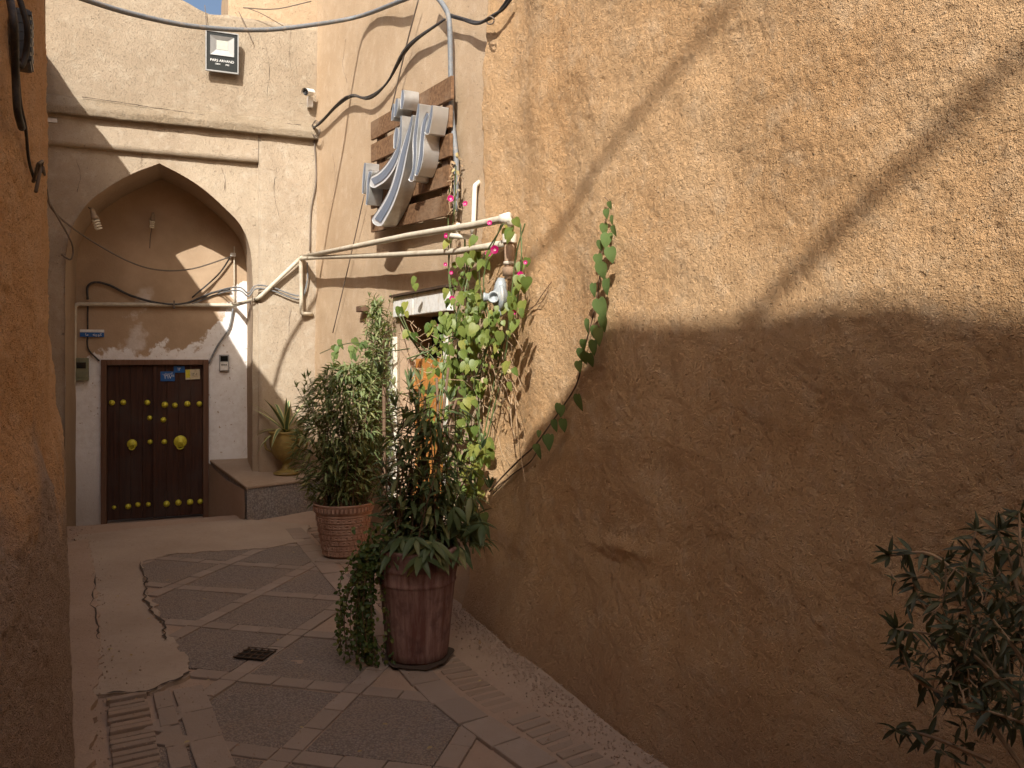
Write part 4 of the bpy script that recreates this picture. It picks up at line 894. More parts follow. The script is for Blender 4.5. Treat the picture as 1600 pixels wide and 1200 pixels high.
def nplate(px, py, w, h, mat, body, tm, lab, sz, rot=0., extra=None):
    t = thing('number_plate', lab, 'number plate', GB.W(px, py, 0)); u2 = (G.U * math.cos(rot) + V((0, 0, 1)) * math.sin(rot)); z2 = (V((0, 0, 1)) * math.cos(rot) - G.U * math.sin(rot)); a_ = GB.W(px, py, -.022)
    class Q: P = staticmethod(lambda u, n, z: a_ + u2 * u + G.N * n + z2 * z)
    m = MB(); m.box(Q, -w / 2, w / 2, 0, .004, -h / 2, h / 2); m.obj('plate', mat, t, bevel=.0015)
    text(body, sz, Q.P(0 if not extra else .018, .0055, -.008 if extra != 'y' and h > .08 else 0), u2, z2, tm, 'digits', t)
    if extra == 'y': m = MB(); m.box(Q, -w / 2 + .003, -w / 2 + .05, .0042, .0055, -h / 2 + .02, h / 2 - .003); m.obj('yellow_panel', M['yellow'], t)
    if extra == 't': text('\uFBFD\uFE98\uFEB4\uFB58\uFEAA\uFB90', .032, Q.P(0, .0055, .032), u2, z2, tm, 'heading', t)
nplate(262, 588, .15, .11, M['blue'], '۲۱۷۶', M['letter_white'], 'blue plate with four white digits, larger of the blue plates on the door', .062, 0, 't')
nplate(280, 577, .115, .075, M['blue'], '۱۲', M['letter_white'], 'small blue plate reading twelve near the top of the door', .05)
nplate(301, 585, .155, .115, M['cream'], '۱۴۰۱', M['black'], 'cream plate with yellow patch at the top right of the door', .045, .03, 'y')
# bulbs
def cfl(c, ax, s, lab, wallpt):
    t = thing('light_bulb', lab, 'bulb', c); ax = V(ax).normalized(); a = ax.orthogonal().normalized(); b = ax.cross(a)
    m = MB(); m.lathe(c - ax * .07 * s, ax, [(.012 * s, -.03 * s), (.02 * s, 0), (.024 * s, .04 * s), (.03 * s, .05 * s), (.03 * s, .07 * s)], 12); m.obj('socket', M['brown_cap'], t, smooth=True)
    m = MB(); m.tube([c + ax * (.0036 * k * s) + (a * math.cos(k) + b * math.sin(k)) * .023 * s for k in np.arange(0, 25.2, .45)], .0078 * s, 6); m.obj('spiral_tube', M['bulb'], t, smooth=True)
    m = MB(); m.tube([c - ax * .10 * s, (c - ax * .1 * s).lerp(wallpt, .5) + V((0, 0, -.01)), wallpt], .005, 5); m.obj('flex', M['cable_black'], t)
cfl(G.W(149, 343, -.12), (.35, 0, -1), 1.25, 'spiral bulb tilted under the left haunch of the arch', G.W(138, 324, -.10))
cfl(GB.W(238, 345, .10), (.02, -.25, -1), 1.0, 'spiral bulb hanging in the middle of the shaded recess', GB.W(237, 338, .01))
polytube('hanging_wire', [GB.W(238, 352, .1), GB.W(235, 370, .09), GB.W(234, 388, .08)], .005, M['wire'], 'short wire dangling below the middle bulb', 'wire')
p = GB.W(364, 398, .07); m = MB(); fq = Frame(p, (G.U.x, G.U.y)); m.box(fq, -.03, .03, -.03, .02, -.02, .02); tag(m.obj('junction_box', M['white'], None, bevel=.006), 'tiny white junction box at the right edge of the recess', 'junction box')
m = MB(); p = G.W(82, 188, .06); m.obox(p, G.U * .04, G.N * .006, V((0, 0, .02))); tag(m.obj('paper_scrap', M['white'], None), 'scrap of white paper stuck under the cornice at far left', 'paper')

# ------------------------------------------------------------------ shop sign
sign = thing('shop_sign', 'plank board with big metal calligraphy letters on the shop wall', 'sign', SH.W(645, 250, .05))
q4 = {'tl': SH.px(580, 191, .08), 'tr': SH.px(704, 119, .08), 'br': SH.px(702, 336, .08), 'bl': SH.px(581, 363, .08)}
def sgn(a, b):
    L = V(q4['tl']).lerp(V(q4['bl']), b); R = V(q4['tr']).lerp(V(q4['br']), b); return L.lerp(R, a)
for i, (b0, b1) in enumerate([(0, .165), (.205, .365), (.41, .575), (.635, .785), (.845, 1.0)]):
    e0, e1_ = random.uniform(-.012, .004), random.uniform(-.004, .012)
    c4 = [sgn(e0, b0), sgn(1 + e1_, b0), sgn(1 + e1_, b1), sgn(e0, b1)]
    m = MB(); m.add([SH.P(x.x, n, x.y) for n in (.060, .084) for x in c4], [(0, 1, 2, 3), (4, 7, 6, 5), (0, 4, 5, 1), (1, 5, 6, 2), (2, 6, 7, 3), (3, 7, 4, 0)]); o = m.obj('plank', M['plank'], sign, bevel=.003)
for a_ in (.08, .5, .92):
    c4 = [sgn(a_ - .03, .01), sgn(a_ + .03, .01), sgn(a_ + .03, .99), sgn(a_ - .03, .99)]
    m = MB(); m.add([SH.P(x.x, n, x.y) for n in (.018, .058) for x in c4], [(0, 1, 2, 3), (4, 7, 6, 5), (0, 4, 5, 1), (1, 5, 6, 2), (2, 6, 7, 3), (3, 7, 4, 0)]); m.obj('batten', M['batten'], sign)
def zs2(x, y): return 540 + x / 4.286, 100 + y / 4.286
NF = .205
def letter(pts, closed_hint=None):
    """pts: (x, y, width) in the zoomed view of the sign; ribbon letter with steel sides, white rim, blue-grey face"""
    c3 = cr([V(p) for p in pts], 7); Lf = []; Rt = []
    for i, p in enumerate(c3):
        t = c3[min(i + 1, len(c3) - 1)] - c3[max(i - 1, 0)]; t = V((t.x, t.y)); t.normalize(); n = V((-t.y, t.x)); w = max(3, p.z) / 2
        Lf.append((p.x + n.x * w, p.y + n.y * w)); Rt.append((p.x - n.x * w, p.y - n.y * w))
    # round the wide ends
    def capp(c, a, b):
        pa, pb = V(a), V(b); ctr = (pa + pb) / 2; r = (pb - pa) / 2; o = V((-r.y, r.x)); s = 1 if o.dot(ctr - V(c)) > 0 else -1
        return [tuple(ctr + (-r) * math.cos(q) + o * s * .8 * math.sin(q)) for q in np.linspace(0, math.pi, 7)[1:-1]]
    out = Lf + capp((c3[-2].x, c3[-2].y), Lf[-1], Rt[-1]) + Rt[::-1] + capp((c3[1].x, c3[1].y), Rt[0], Lf[0])
    # inner outline = ribbon with smaller width
    k = .56
    Li = [(c.x + (a[0] - c.x) * k, c.y + (a[1] - c.y) * k) for c, a in zip(c3, Lf)]; Ri = [(c.x + (a[0] - c.x) * k, c.y + (a[1] - c.y) * k) for c, a in zip(c3, Rt)]
    def w3(p, n): return SH.W(*zs2(*p), NF) + SH.N * (n - NF)
    m = MB(); N_ = len(out); m.add([w3(p, NF) for p in out] + [w3(p, .088) for p in out], [(i, (i + 1) % N_, N_ + (i + 1) % N_, N_ + i) for i in range(N_)])
    o = m.obj('letter_side', M['steel'], sign, smooth=False)
    m = MB(); a = len(Lf); m.add([w3(p, NF - .004) for p in Lf + Rt], [(i, i + 1, a + i + 1, a + i) for i in range(a - 1)])
    b = len(m.v); e = capp((c3[-2].x, c3[-2].y), Lf[-1], Rt[-1]); m.v += [tuple(w3(p, NF - .004)) for p in e]; m.f.append(tuple([a - 1] + [b + i for i in range(len(e))] + [2 * a - 1]))
    b = len(m.v); e = capp((c3[1].x, c3[1].y), Rt[0], Lf[0]); m.v += [tuple(w3(p, NF - .004)) for p in e]; m.f.append(tuple([a] + [b + i for i in range(len(e))] + [0]))
    m.obj('letter_rim', M['rim'], sign)
    m = MB(); m.add([w3(p, NF + .001) for p in Li + Ri], [(i, i + 1, a + i + 1, a + i) for i in range(a - 1)]); m.obj('letter_face', M['face'], sign)
letter([(447, 345, 10), (432, 420, 24), (410, 510, 40), (385, 610, 50), (358, 730, 56), (322, 850, 62), (276, 950, 74), (215, 1050, 84)])
letter([(372, 348, 10), (370, 440, 16), (362, 530, 26), (338, 610, 46), (296, 690, 66), (240, 755, 78), (182, 790, 84)])
letter([(344, 430, 22), (338, 480, 34), (330, 560, 20)])
letter([(130, 665, 12), (122, 760, 20), (115, 865, 12)])
letter([(166, 720, 30), (152, 780, 22), (148, 870, 18), (140, 940, 12)])
letter([(490, 270, 14), (478, 380, 24), (464, 500, 30), (462, 620, 26), (456, 700, 22), (438, 775, 34)])
letter([(580, 280, 12), (568, 360, 24), (545, 460, 32)])
letter([(548, 332, 22), (526, 400, 34), (512, 500, 30), (506, 600, 34), (492, 680, 32), (474, 742, 22)])
letter([(384, 178, 18), (380, 240, 26), (374, 296, 16)])
letter([(345, 235, 16), (338, 290, 26), (330, 350, 14)])
letter([(322, 270, 12), (316, 320, 16), (310, 375, 12)])

# ------------------------------------------------------------------ leaves
def leaf_mesh(name, mat, kind):
    bm = bmesh.new()
    if kind == 'heart':   # unit length 1 along +Y, lies in XY, fold along midrib
        half = [(0, 0), (.14, -.07), (.33, -.03), (.45, .14), (.43, .38), (.31, .62), (.15, .83), (0, 1.0)]
        mid = [bm.verts.new((0, y, 0)) for y in (.0, .2, .45, .72)] + [bm.verts.new((0, 1.0, -.10))]
        for s in (1, -1):
            r = [bm.verts.new((s * x, y, .20 * x - .10 * y * y)) for x, y in half[1:-1]]
            for q in ((mid[0], r[0], r[1]), (mid[0], r[1], r[2], mid[1]), (mid[1], r[2], r[3], mid[2]), (mid[2], r[3], r[4], mid[3]), (mid[3], r[4], r[5], mid[4])):
                bm.faces.new(q if s == 1 else q[::-1])
    elif kind in ('lance', 'wide'):
        wd = .11 if kind == 'lance' else .135
        rows = [(0, .2), (.15, .75), (.38, 1), (.62, .85), (.83, .45), (1, .02)]; ctr = []; pl = []; pr = []
        for y, w in rows:
            z = -.28 * y * y; ctr.append(bm.verts.new((0, y, z))); pr.append(bm.verts.new((w * wd, y, z + .05 * w))); pl.append(bm.verts.new((-w * wd, y, z + .05 * w)))
        for i in range(5): bm.faces.new((ctr[i], pr[i], pr[i + 1], ctr[i + 1])); bm.faces.new((pl[i], ctr[i], ctr[i + 1], pl[i + 1]))
    elif kind == 'small':
        pts = [(0, 0, 0), (.33, .35, .08), (.25, .75, .02), (0, 1, -.1), (-.25, .75, .02), (-.33, .35, .08)]; v = [bm.verts.new(p) for p in pts]; c = bm.verts.new((0, .5, -.04))
        for i in range(6): bm.faces.new((c, v[i], v[(i + 1) % 6]))
    me = bpy.data.meshes.new(name); bm.to_mesh(me); bm.free(); me.materials.append(mat)
    for p in me.polygons: p.use_smooth = True
    return me
def leaf_matrix(pos, dirv, nrm, size, wscale=1.0):
    y = V(dirv).normalized(); z = V(nrm); z = z - y * z.dot(y)
    if z.length < 1e-4: z = y.orthogonal()
    z.normalize(); x = y.cross(z); m = Matrix((x * size * wscale, y * size, z * size)).transposed().to_4x4(); m.translation = pos; return m
class Leaves:
    """gathers leaf matrices; the biggest ones become objects, the rest one stuff mesh"""
    def __init__(s, parent, mesh, name, cap=295, stuffname='foliage'): s.p = parent; s.me = mesh; s.n = name; s.L = []; s.cap = cap; s.sn = stuffname
    def add(s, pos, d, n, size, w=1.0): s.L.append((leaf_matrix(pos, d, n, size, w), size / max(.5, pos.y)))
    def build(s, front=True):
        L = sorted(s.L, key=lambda t: -t[1] * random.uniform(.85, 1.15)); inv = Matrix.Translation(-V(s.p.location))
        for mt, _ in L[:s.cap]:
            o = bpy.data.objects.new(s.n, s.me); COL.objects.link(o); o.matrix_basis = mt; o.parent = s.p; o.matrix_parent_inverse = inv
        R = L[s.cap:]
        if not R: return
        me = s.me; nv = len(me.vertices); co = np.empty(nv * 3); me.vertices.foreach_get('co', co); co = np.c_[co.reshape(-1, 3), np.ones(nv)]
        fs = [tuple(p.vertices) for p in me.polygons]; vs = np.concatenate([co @ np.array(mt).T[:, :3] for mt, _ in R]); F_ = [tuple(i + k * nv for i in f) for k in range(len(R)) for f in fs]
        nm = bpy.data.meshes.new(s.sn); nm.from_pydata(vs.tolist(), [], F_); nm.polygons.foreach_set('use_smooth', [True] * len(F_)); nm.materials.append(me.materials[0]); nm.update()
        o = bpy.data.objects.new(s.sn, nm); COL.objects.link(o); o.parent = s.p; o.matrix_parent_inverse = inv; o['kind'] = 'stuff'
H = leaf_mesh('heart_leaf', M['heart'], 'heart'); HD = leaf_mesh('heart_leaf', M['heart_dark'], 'heart'); LA = leaf_mesh('lance_leaf', M['lance'], 'lance'); LL = leaf_mesh('fine_leaf', M['lance_light'], 'lance')
LB = leaf_mesh('bush_leaf', M['bush'], 'lance'); LW = leaf_mesh('wide_leaf', M['lance'], 'wide'); IV = leaf_mesh('small_leaf', M['ivy'], 'small'); DR = leaf_mesh('dried_leaf', M['dry'], 'small')
R_ = random.uniform
def rdir(): 
    v = V((random.gauss(0, 1), random.gauss(0, 1), random.gauss(0, 1))); return v.normalized()
def petiole(mb, a, b): mb.tube([a, a.lerp(b, .5) + V((0, 0, -.006)), b], .0018, 4, False)

# vine on the straw wall
vine = thing('wall_vine', 'single leafy vine climbing diagonally up the sunlit straw wall', 'vine', hit(765, 768, .02))
vp = [(765, 768), (785, 745), (815, 715), (835, 697), (862, 660), (893, 615), (905, 588), (912, 550), (925, 500), (935, 450), (940, 400), (945, 350), (952, 320), (945, 308)]
vpt = cr([hit(x, y, .025 + .012 * math.sin(i)) for i, (x, y) in enumerate(vp)], 6)
m = MB(); m.tube(vpt, [.006 - .004 * i / len(vpt) for i in range(len(vpt))], 6); m.obj('stem', M['stem'], vine, smooth=True)
m = MB(); m.tube(cr([hit(x, y, .018) for x, y in ((770, 772), (800, 742), (828, 722), (842, 700))], 5), .004, 5); m.obj('stem', M['stem'], vine, smooth=True)
VL = Leaves(vine, HD, 'heart_leaf')
for x, y, s in [(952, 322, .6), (948, 335, .7), (957, 345, .7), (944, 360, .9), (958, 362, .8), (950, 378, 1.1), (938, 385, .8), (934, 408, .9), (953, 400, 1.1), (939, 425, 1.2), (949, 450, 1.2), (928, 455, 1.0), (936, 485, 1.5), (919, 512, 1.1), (943, 508, 1.2), (937, 528, 1.3), (912, 540, .8), (928, 545, 1.1), (908, 560, 1.3), (921, 565, 1.1), (930, 520, .9), (904, 575, .9), (903, 632, 1.3), (878, 645, 1.0), (866, 668, 1.0), (880, 668, 1.1), (873, 640, .8), (852, 690, .8), (860, 695, 1.3), (838, 705, .9), (842, 712, .9), (843, 680, .6)]:
    p = hit(x, y - 12 * s, R_(.04, .085)); n = V((-.8, -.75, .25)) + rdir() * .35; d = V((R_(-.3, .3), R_(-.2, .2), -1)); VL.add(p, d, n, .068 * s, R_(.78, 1.0))
VL.build()
dt = thing('dry_tendril', 'thin dry tendril on the wall right of the regulator', 'tendril', hit(830, 470, .02))
m = MB(); m.tube(cr([hit(x, y, .02) for x, y in ((818, 490), (835, 478), (846, 462), (862, 440))], 5), .0025, 5); m.tube(cr([hit(x, y, .02) for x, y in ((822, 484), (848, 470), (858, 448))], 5), .002, 5); m.obj('stem', M['stem'], dt)

# morning glory over the pipes and round the regulator
mg = thing('morning_glory', 'tangled morning glory with magenta flowers draped over pipes and regulator', 'climbing plant', SH.W(720, 900, .2))
ML = Leaves(mg, H, 'heart_leaf', 280); stems = MB(); tw = MB()
paths = [[(705, 900), (712, 760), (716, 640), (712, 520), (704, 430), (706, 330), (712, 262)], [(740, 860), (738, 740), (730, 620), (735, 520), (728, 430), (722, 370)], [(735, 820), (750, 700), (745, 600), (760, 520), (752, 430), (790, 345)],
         [(690, 850), (682, 700), (690, 600), (700, 540), (722, 470), (735, 410)], [(755, 700), (785, 560), (800, 480), (812, 400), (818, 350)], [(640, 560), (670, 545), (700, 530), (740, 520)], [(622, 478), (640, 520), (660, 548), (690, 575)]]
stems.tube(cr([hit(x, y, .32) for x, y in ((500, 552), (530, 540), (560, 536), (600, 548), (640, 545))], 6), .004, 5)
for P_ in paths:
    for k in range(2):
        st = cr([hit(x + R_(-6, 6), y + R_(-6, 6), R_(.06, .2) if x > 610 else .1) for x, y in P_], 6); stems.tube(st, .0045, 5)
def blob(cx, cy, rx, ry, n, smin=.05, smax=.085, olo=.05, ohi=.26, L=None, mesh=None):
    for _ in range(n):
        a = R_(0, 6.283); r = math.sqrt(random.random()); x = cx + rx * r * math.cos(a); y = cy + ry * r * math.sin(a)
        p = hit(x, y, R_(olo, ohi)); nrm = V((-.45, -1, .55)) + rdir() * .55; d = V((R_(-.6, .6), R_(-.4, .3), -1)); (L or ML).add(p, d, nrm, R_(smin, smax), R_(.7, 1.05))
for b in [(725, 385, 28, 22, 9), (750, 395, 22, 18, 6), (802, 352, 18, 14, 6), (735, 440, 22, 20, 7), (708, 455, 14, 22, 6), (735, 500, 40, 22, 26), (690, 505, 24, 18, 12), (752, 530, 42, 24, 24), (700, 560, 34, 24, 16), (730, 585, 34, 30, 18), (715, 520, 40, 30, 20),
          (800, 475, 20, 28, 14), (815, 440, 12, 30, 6), (798, 578, 9, 20, 4), (740, 470, 24, 20, 12), (775, 500, 20, 14, 7), (700, 600, 26, 22, 8), (728, 640, 22, 36, 12), (735, 700, 22, 34, 18), (742, 745, 18, 34, 16), (755, 700, 14, 24, 8), (722, 775, 24, 30, 10), (690, 645, 20, 22, 5), (640, 520, 10, 10, 3), (632, 480, 12, 10, 4), (652, 440, 6, 8, 2), (668, 620, 22, 24, 7), (820, 440, 10, 60, 5)]: blob(*b)
HL = Leaves(mg, HD, 'dark_heart_leaf', 60)
for b in [(700, 800, 22, 22, 7), (655, 820, 20, 26, 8), (690, 850, 26, 26, 9), (745, 800, 14, 18, 5), (640, 860, 18, 14, 4)]: blob(*b, L=HL, olo=.3, ohi=.6, smin=.045, smax=.07)
blob(555, 540, 48, 14, 16, L=HL, olo=.25, ohi=.4, smin=.06, smax=.085)
HL.build()
SL_ = Leaves(mg, H, 'small_leaf', 1, 'small_leaves')
for b in [(725, 560, 50, 70, 150), (745, 500, 60, 40, 110), (720, 690, 40, 60, 70), (715, 460, 20, 60, 30)]: blob(*b, smin=.018, smax=.04, olo=.03, ohi=.24, L=SL_)
SL_.build(); ML.build(); 
# dried tangle
DL = Leaves(mg, DR, 'dried_leaf', 60, 'dried_leaves')
for _ in range(60):
    x = random.gauss(775, 18); y = random.gauss(570, 55); a = hit(x, y, R_(.03, .16)); b = hit(x + R_(-22, 26), y + R_(-10, 70), R_(.02, .16)); tw.tube([a, a.lerp(b, .5) + rdir() * .02, b], R_(.0015, .0035), 4)
for _ in range(30):
    x = random.gauss(710, 5); y = R_(235, 350); a = SH.W(x, y, R_(.03, .09)); b = a + V((R_(-.05, .05), 0, R_(-.14, -.04))); tw.tube([a, a.lerp(b, .5) + rdir() * .03, b], R_(.002, .004), 4)
    DL.add(a, V((R_(-1, 1), -.2, -1)), rdir(), R_(.02, .045))
for _ in range(70): DL.add(hit(random.gauss(770, 22), random.gauss(560, 60), R_(.03, .15)), rdir() + V((0, 0, -1)), rdir(), R_(.02, .045))
for _ in range(40):
    x = random.gauss(670, 22); y = random.gauss(550, 30); a = hit(x, y, .12); b = hit(x + R_(-30, 40), y + R_(-20, 30), .14); tw.tube([a, a.lerp(b, .5) + rdir() * .03, b], .0025, 4)
DL.build(); o = stems.obj('vine_stems', M['stem_green'], mg); o['kind'] = 'stuff'; o = tw.obj('dry_twigs', M['twig'], mg); o['kind'] = 'stuff'
# flowers
def flower_mesh():
    bm = bmesh.new(); n = 10; c = bm.verts.new((0, 0, -.25)); r1 = [bm.verts.new((.17 * math.cos(2 * math.pi * k / n), .17 * math.sin(2 * math.pi * k / n), -.06)) for k in range(n)]
    r2 = [bm.verts.new(((.5 + .04 * (k % 2)) * math.cos(2 * math.pi * k / n), (.5 + .04 * (k % 2)) * math.sin(2 * math.pi * k / n), .06)) for k in range(n)]
    for k in range(n):
        f = bm.faces.new((c, r1[k], r1[(k + 1) % n])); f.material_index = 1; f = bm.faces.new((r1[k], r2[k], r2[(k + 1) % n], r1[(k + 1) % n]))
    me = bpy.data.meshes.new('flower'); bm.to_mesh(me); bm.free(); me.materials.append(M['petal']); me.materials.append(M['petal_eye']); return me
FM = flower_mesh()
for x, y, s in ((704, 310, 1), (727, 318, .8), (765, 348, .7), (773, 390, 1.2), (763, 396, .9), (813, 430, 1), (821, 410, .5), (696, 413, .6), (705, 426, .6), (706, 466, .8), (697, 368, .8), (682, 508, .5), (803, 488, .6)):
    p = hit(x, y, .2); o = bpy.data.objects.new('flower', FM); COL.objects.link(o); o.matrix_basis = leaf_matrix(p, V((0, 0, 1)) + rdir() * .2, V((-.2, -1, .2)) + rdir() * .4, .042 * s); o.parent = mg; o.matrix_parent_inverse = Matrix.Translation(-V(mg.location))

# ------------------------------------------------------------------ pots and bushes
def pot(c, prof, mat, name='pot'): 
    m = MB(); m.lathe(c, (0, 0, 1), prof, 40, True); return m
bc = V((-.505, 4.27, .018))
bp_ = thing('plant_pot', 'tall lime-streaked red clay pot at the foot of the wall', 'pot', bc)
prof = [(.0, .0), (.150, 0), (.160, .012), (.168, .06), (.185, .25), (.200, .395), (.202, .40), (.209, .408), (.204, .418), (.212, .47), (.214, .478), (.222, .487), (.217, .50), (.222, .565), (.228, .585), (.215, .592), (.200, .585), (.195, .54), (0, .53)]
m = pot(bc, prof, 0); m.obj('clay_body', M['terra_big'], bp_, smooth=True)
m = MB(); m.lathe(bc + V((0, 0, .535)), (0, 0, 1), [(.196, 0), (.15, .015), (0, .03)], 30, False); m.obj('soil', M['soil'], bp_, smooth=True)
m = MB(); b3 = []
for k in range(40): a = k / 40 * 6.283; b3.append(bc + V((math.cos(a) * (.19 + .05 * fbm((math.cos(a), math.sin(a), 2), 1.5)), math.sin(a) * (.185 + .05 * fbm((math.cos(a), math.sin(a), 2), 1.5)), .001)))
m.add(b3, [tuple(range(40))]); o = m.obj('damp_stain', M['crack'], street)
sc_ = V((-1.35, 6.42, .012))
sp = thing('plant_pot', 'smaller terracotta pot with woven relief beside the bench', 'pot', sc_)
h = .43; prof = [(0, 0), (.13, 0), (.145, .02)]
for k in range(15):
    z = .03 + k * .022; r = .148 + .072 * (z / .36) ** .8; prof += [(r, z), (r + .004, z + .004), (r + .004, z + .016), (r, z + .020)]
prof += [(.222, .365), (.232, .37), (.234, .425), (.24, .432), (.238, .44), (.225, .44), (.215, .43), (.21, .40), (0, .39)]
m = pot(sc_, prof, 0); m.obj('clay_body', M['terra'], sp, smooth=True)
wv = MB()
for r in range(7):
    z = .05 + r * .045; n = 30; rad = .148 + .072 * (z / .36) ** .8 + .002
    for k in range(n):
        a = (k + .5 * (r % 2)) / n * 6.283
        if math.sin(a) > .35: continue
        c = sc_ + V((rad * math.cos(a), rad * math.sin(a), z)); t = V((-math.sin(a), math.cos(a), 0)); wv.obox(c, t * .011, V((math.cos(a), math.sin(a), 0)) * .004, V((0, 0, .016)))
o = wv.obj('woven_relief', M['terra'], sp); o['kind'] = 'stuff'
bd = MB()
for k in range(44):
    a = k / 44 * 6.283; c = sc_ + V((.236 * math.cos(a), .236 * math.sin(a), .40)); bd.obox(c, V((-math.sin(a), math.cos(a), 0)) * .009, V((math.cos(a), math.sin(a), 0)) * .004, V((0, 0, .016)))
o = bd.obj('rim_beading', M['terra'], sp); o['kind'] = 'stuff'
m = MB(); m.lathe(sc_ + V((0, 0, .395)), (0, 0, 1), [(.21, 0), (.1, .02), (0, .025)], 24, False); m.obj('soil', M['soil'], sp, smooth=True)
m = MB(); m.obox(sc_ + V((.03, -.02, .0)), V((.22, 0, 0)), V((0, .17, 0)), V((0, 0, .012))); tag(m.obj('foot_slab', M['paver'], None, bevel=.008), 'thin clay slab under the smaller pot', 'slab')

def bushy(parent, base, specs, leaf, name, cap, lsize, stem_mat=None, step=.035, spread=.55, w=1.0, stuff='foliage', droop=.2):
    """specs: list of (root xy offset radius, height, lean xy)"""
    LV = Leaves(parent, leaf, name, cap, stuff); sm = MB()
    for (rx, ry, hgt, lx, ly) in specs:
        a = base + V((rx, ry, 0)); wob = V((R_(-.04, .04), R_(-.04, .04), 0)); pts = [a.lerp(a + V((lx, ly, hgt)), t) + wob * math.sin(t * 3.1) + V((lx, ly, 0)) * .4 * (t * t - t) for t in np.linspace(0, 1, 7)]
        sm.tube(pts, [.0055 - .0006 * i for i in range(7)], 5); L = hgt; k = max(3, int(hgt / step)); ph = R_(0, 6)
        for i in range(k):
            t = .12 + .88 * (i + R_(0, .9)) / k; t = min(t, .999); j = int(t * 6); p = pts[j].lerp(pts[j + 1], t * 6 - j); ph += 2.4
            up = spread + .5 * t * t - .15; d = V((math.cos(ph), math.sin(ph), up + R_(-.3, .3) - droop)); s = lsize * R_(.65, 1.2) * (1 - .35 * t)
            if random.random() < .25 + .4 * (1 - t): d.z -= .5
            LV.add(p, d, V((0, 0, 1)) + rdir() * .35, s, w)
        for q in range(5): LV.add(pts[-1], V((R_(-.6, .6), R_(-.6, .6), 1)), rdir(), lsize * .6, w)
    LV.build(); o = sm.obj('stems', stem_mat or M['stem'], parent); o['kind'] = 'stuff'
# tall feathery bush in the small pot
b1 = thing('potted_bush', 'tall feathery bush growing from the smaller terracotta pot', 'bush', sc_ + V((0, 0, .40)))
specs = []
for i in range(40):
    a = R_(0, 6.283); r = .17 * math.sqrt(random.random()); lx = R_(-.38, .30); h = R_(.75, 1.28) * (1 - .25 * abs(lx) / .38); specs.append((r * math.cos(a), r * math.sin(a), h, lx, R_(-.12, .22)))
bushy(b1, sc_ + V((0, 0, .40)), specs, LL, 'narrow_leaf', 295, .10, step=.022)
specs = [(R_(.05, .15), R_(0, .15), R_(1.25, 1.7), R_(.05, .32), R_(.0, .2)) for _ in range(14)]
bushy(b1, sc_ + V((0, 0, .40)), specs, LL, 'narrow_leaf', 1, .075, step=.016, stuff='top_foliage')
specs = [(R_(-.15, .2), R_(-.1, .1), R_(.25, .6), R_(-.22, .25), R_(-.2, .1)) for _ in range(34)]
bushy(b1, sc_ + V((0, 0, .40)), specs, LA, 'dark_leaf', 120, .11, step=.03, stuff='low_foliage')
LV = Leaves(b1, LL, 'narrow_leaf', 1, 'crown_foliage'); LD_ = Leaves(b1, LA, 'dark_leaf', 1, 'inner_foliage')
for _ in range(4200):
    t = random.random() ** .85; w_ = (.20 + .20 * math.sin(min(1, t * 1.5) * 2.2)) * (1 if t < .75 else 1 - (t - .75) * 2.2); a = R_(0, 6.283); rr = math.sqrt(random.random()) * w_
    c = sc_ + V((rr * math.cos(a) - .055 + .10 * t * t, rr * .8 * math.sin(a) + .05, .42 + 1.12 * t)); 
    if fbm(c, 5.0, 2) < -.22: continue
    (LV if random.random() < .35 + .6 * t else LD_).add(c, V((math.cos(a), math.sin(a), R_(-.9, .8))) + rdir() * .5, V((0, 0, 1)) + rdir() * .5, R_(.05, .10))
for _ in range(900):
    t = random.random(); rr = .09 * (1 - t * .7); c = sc_ + V((.24 + random.gauss(0, rr), .12 + random.gauss(0, rr), 1.25 + .82 * t)); LV.add(c, rdir() + V((0, 0, .2)), V((0, 0, 1)) + rdir() * .5, R_(.04, .08))
LV.build(); LD_.build()
# big pot bush
b2 = thing('potted_bush', 'dark long-leaved bush filling the tall red pot', 'bush', bc + V((0, 0, .55)))
B2 = bc + V((0, 0, .54)); specs = []
for i in range(36):
    a = R_(0, 6.283); r = .16 * math.sqrt(random.random()); specs.append((r * math.cos(a), r * math.sin(a), R_(.25, .62), R_(-.18, .30), R_(-.12, .25)))
for i in range(13):
    specs.append((R_(-.12, .12), R_(-.1, .1), R_(.65, .98), R_(-.14, .14), R_(0, .2)))
bushy(b2, B2, specs, LA, 'long_leaf', 295, .135, step=.040)
LV = Leaves(b2, LW, 'drooping_leaf', 295)
for _ in range(650):
    t = random.random() ** 1.5; a = R_(0, 6.283); w_ = .30 * (1 - .45 * t); rr = math.sqrt(random.random()) * w_; c = B2 + V((rr * math.cos(a) + .07, rr * .7 * math.sin(a) + .05, .05 + .72 * t))
    if fbm(c, 6.0, 2) < -.1: continue
    LV.add(c, V((math.cos(a), math.sin(a), R_(-1, .5))) + rdir() * .4, V((0, 0, 1)) + rdir() * .4, R_(.07, .12), .8)
for i in range(22):   # whorls hanging over the rim
    a = R_(3.3, 6.2); c = B2 + V((math.cos(a) * R_(.12, .25), math.sin(a) * R_(.12, .25), R_(.03, .14)))
    for k in range(7): b = k / 7 * 6.28 + R_(-.3, .3); LV.add(c, V((math.cos(b), math.sin(b) - .3, R_(-1.1, -.1))), V((0, -.5, 1)), R_(.09, .15))
for i in range(14):
    c = B2 + V((R_(.1, .35), R_(-.1, .15), R_(.12, .35)))
    for k in range(5): LV.add(c, V((R_(-1, 1), R_(-1, .5), R_(-1.2, -.2))), V((0, -.5, 1)), R_(.09, .15))
LV.build()
m = MB()
for k in range(5):
    a = B2 + V((R_(-.1, .12), R_(-.05, .1), 0)); m.tube(cr([a, a + V((R_(-.05, .05), .1, .4)), a + V((R_(-.08, .08), .25, R_(.8, 1.0)))], 5), .008, 6)
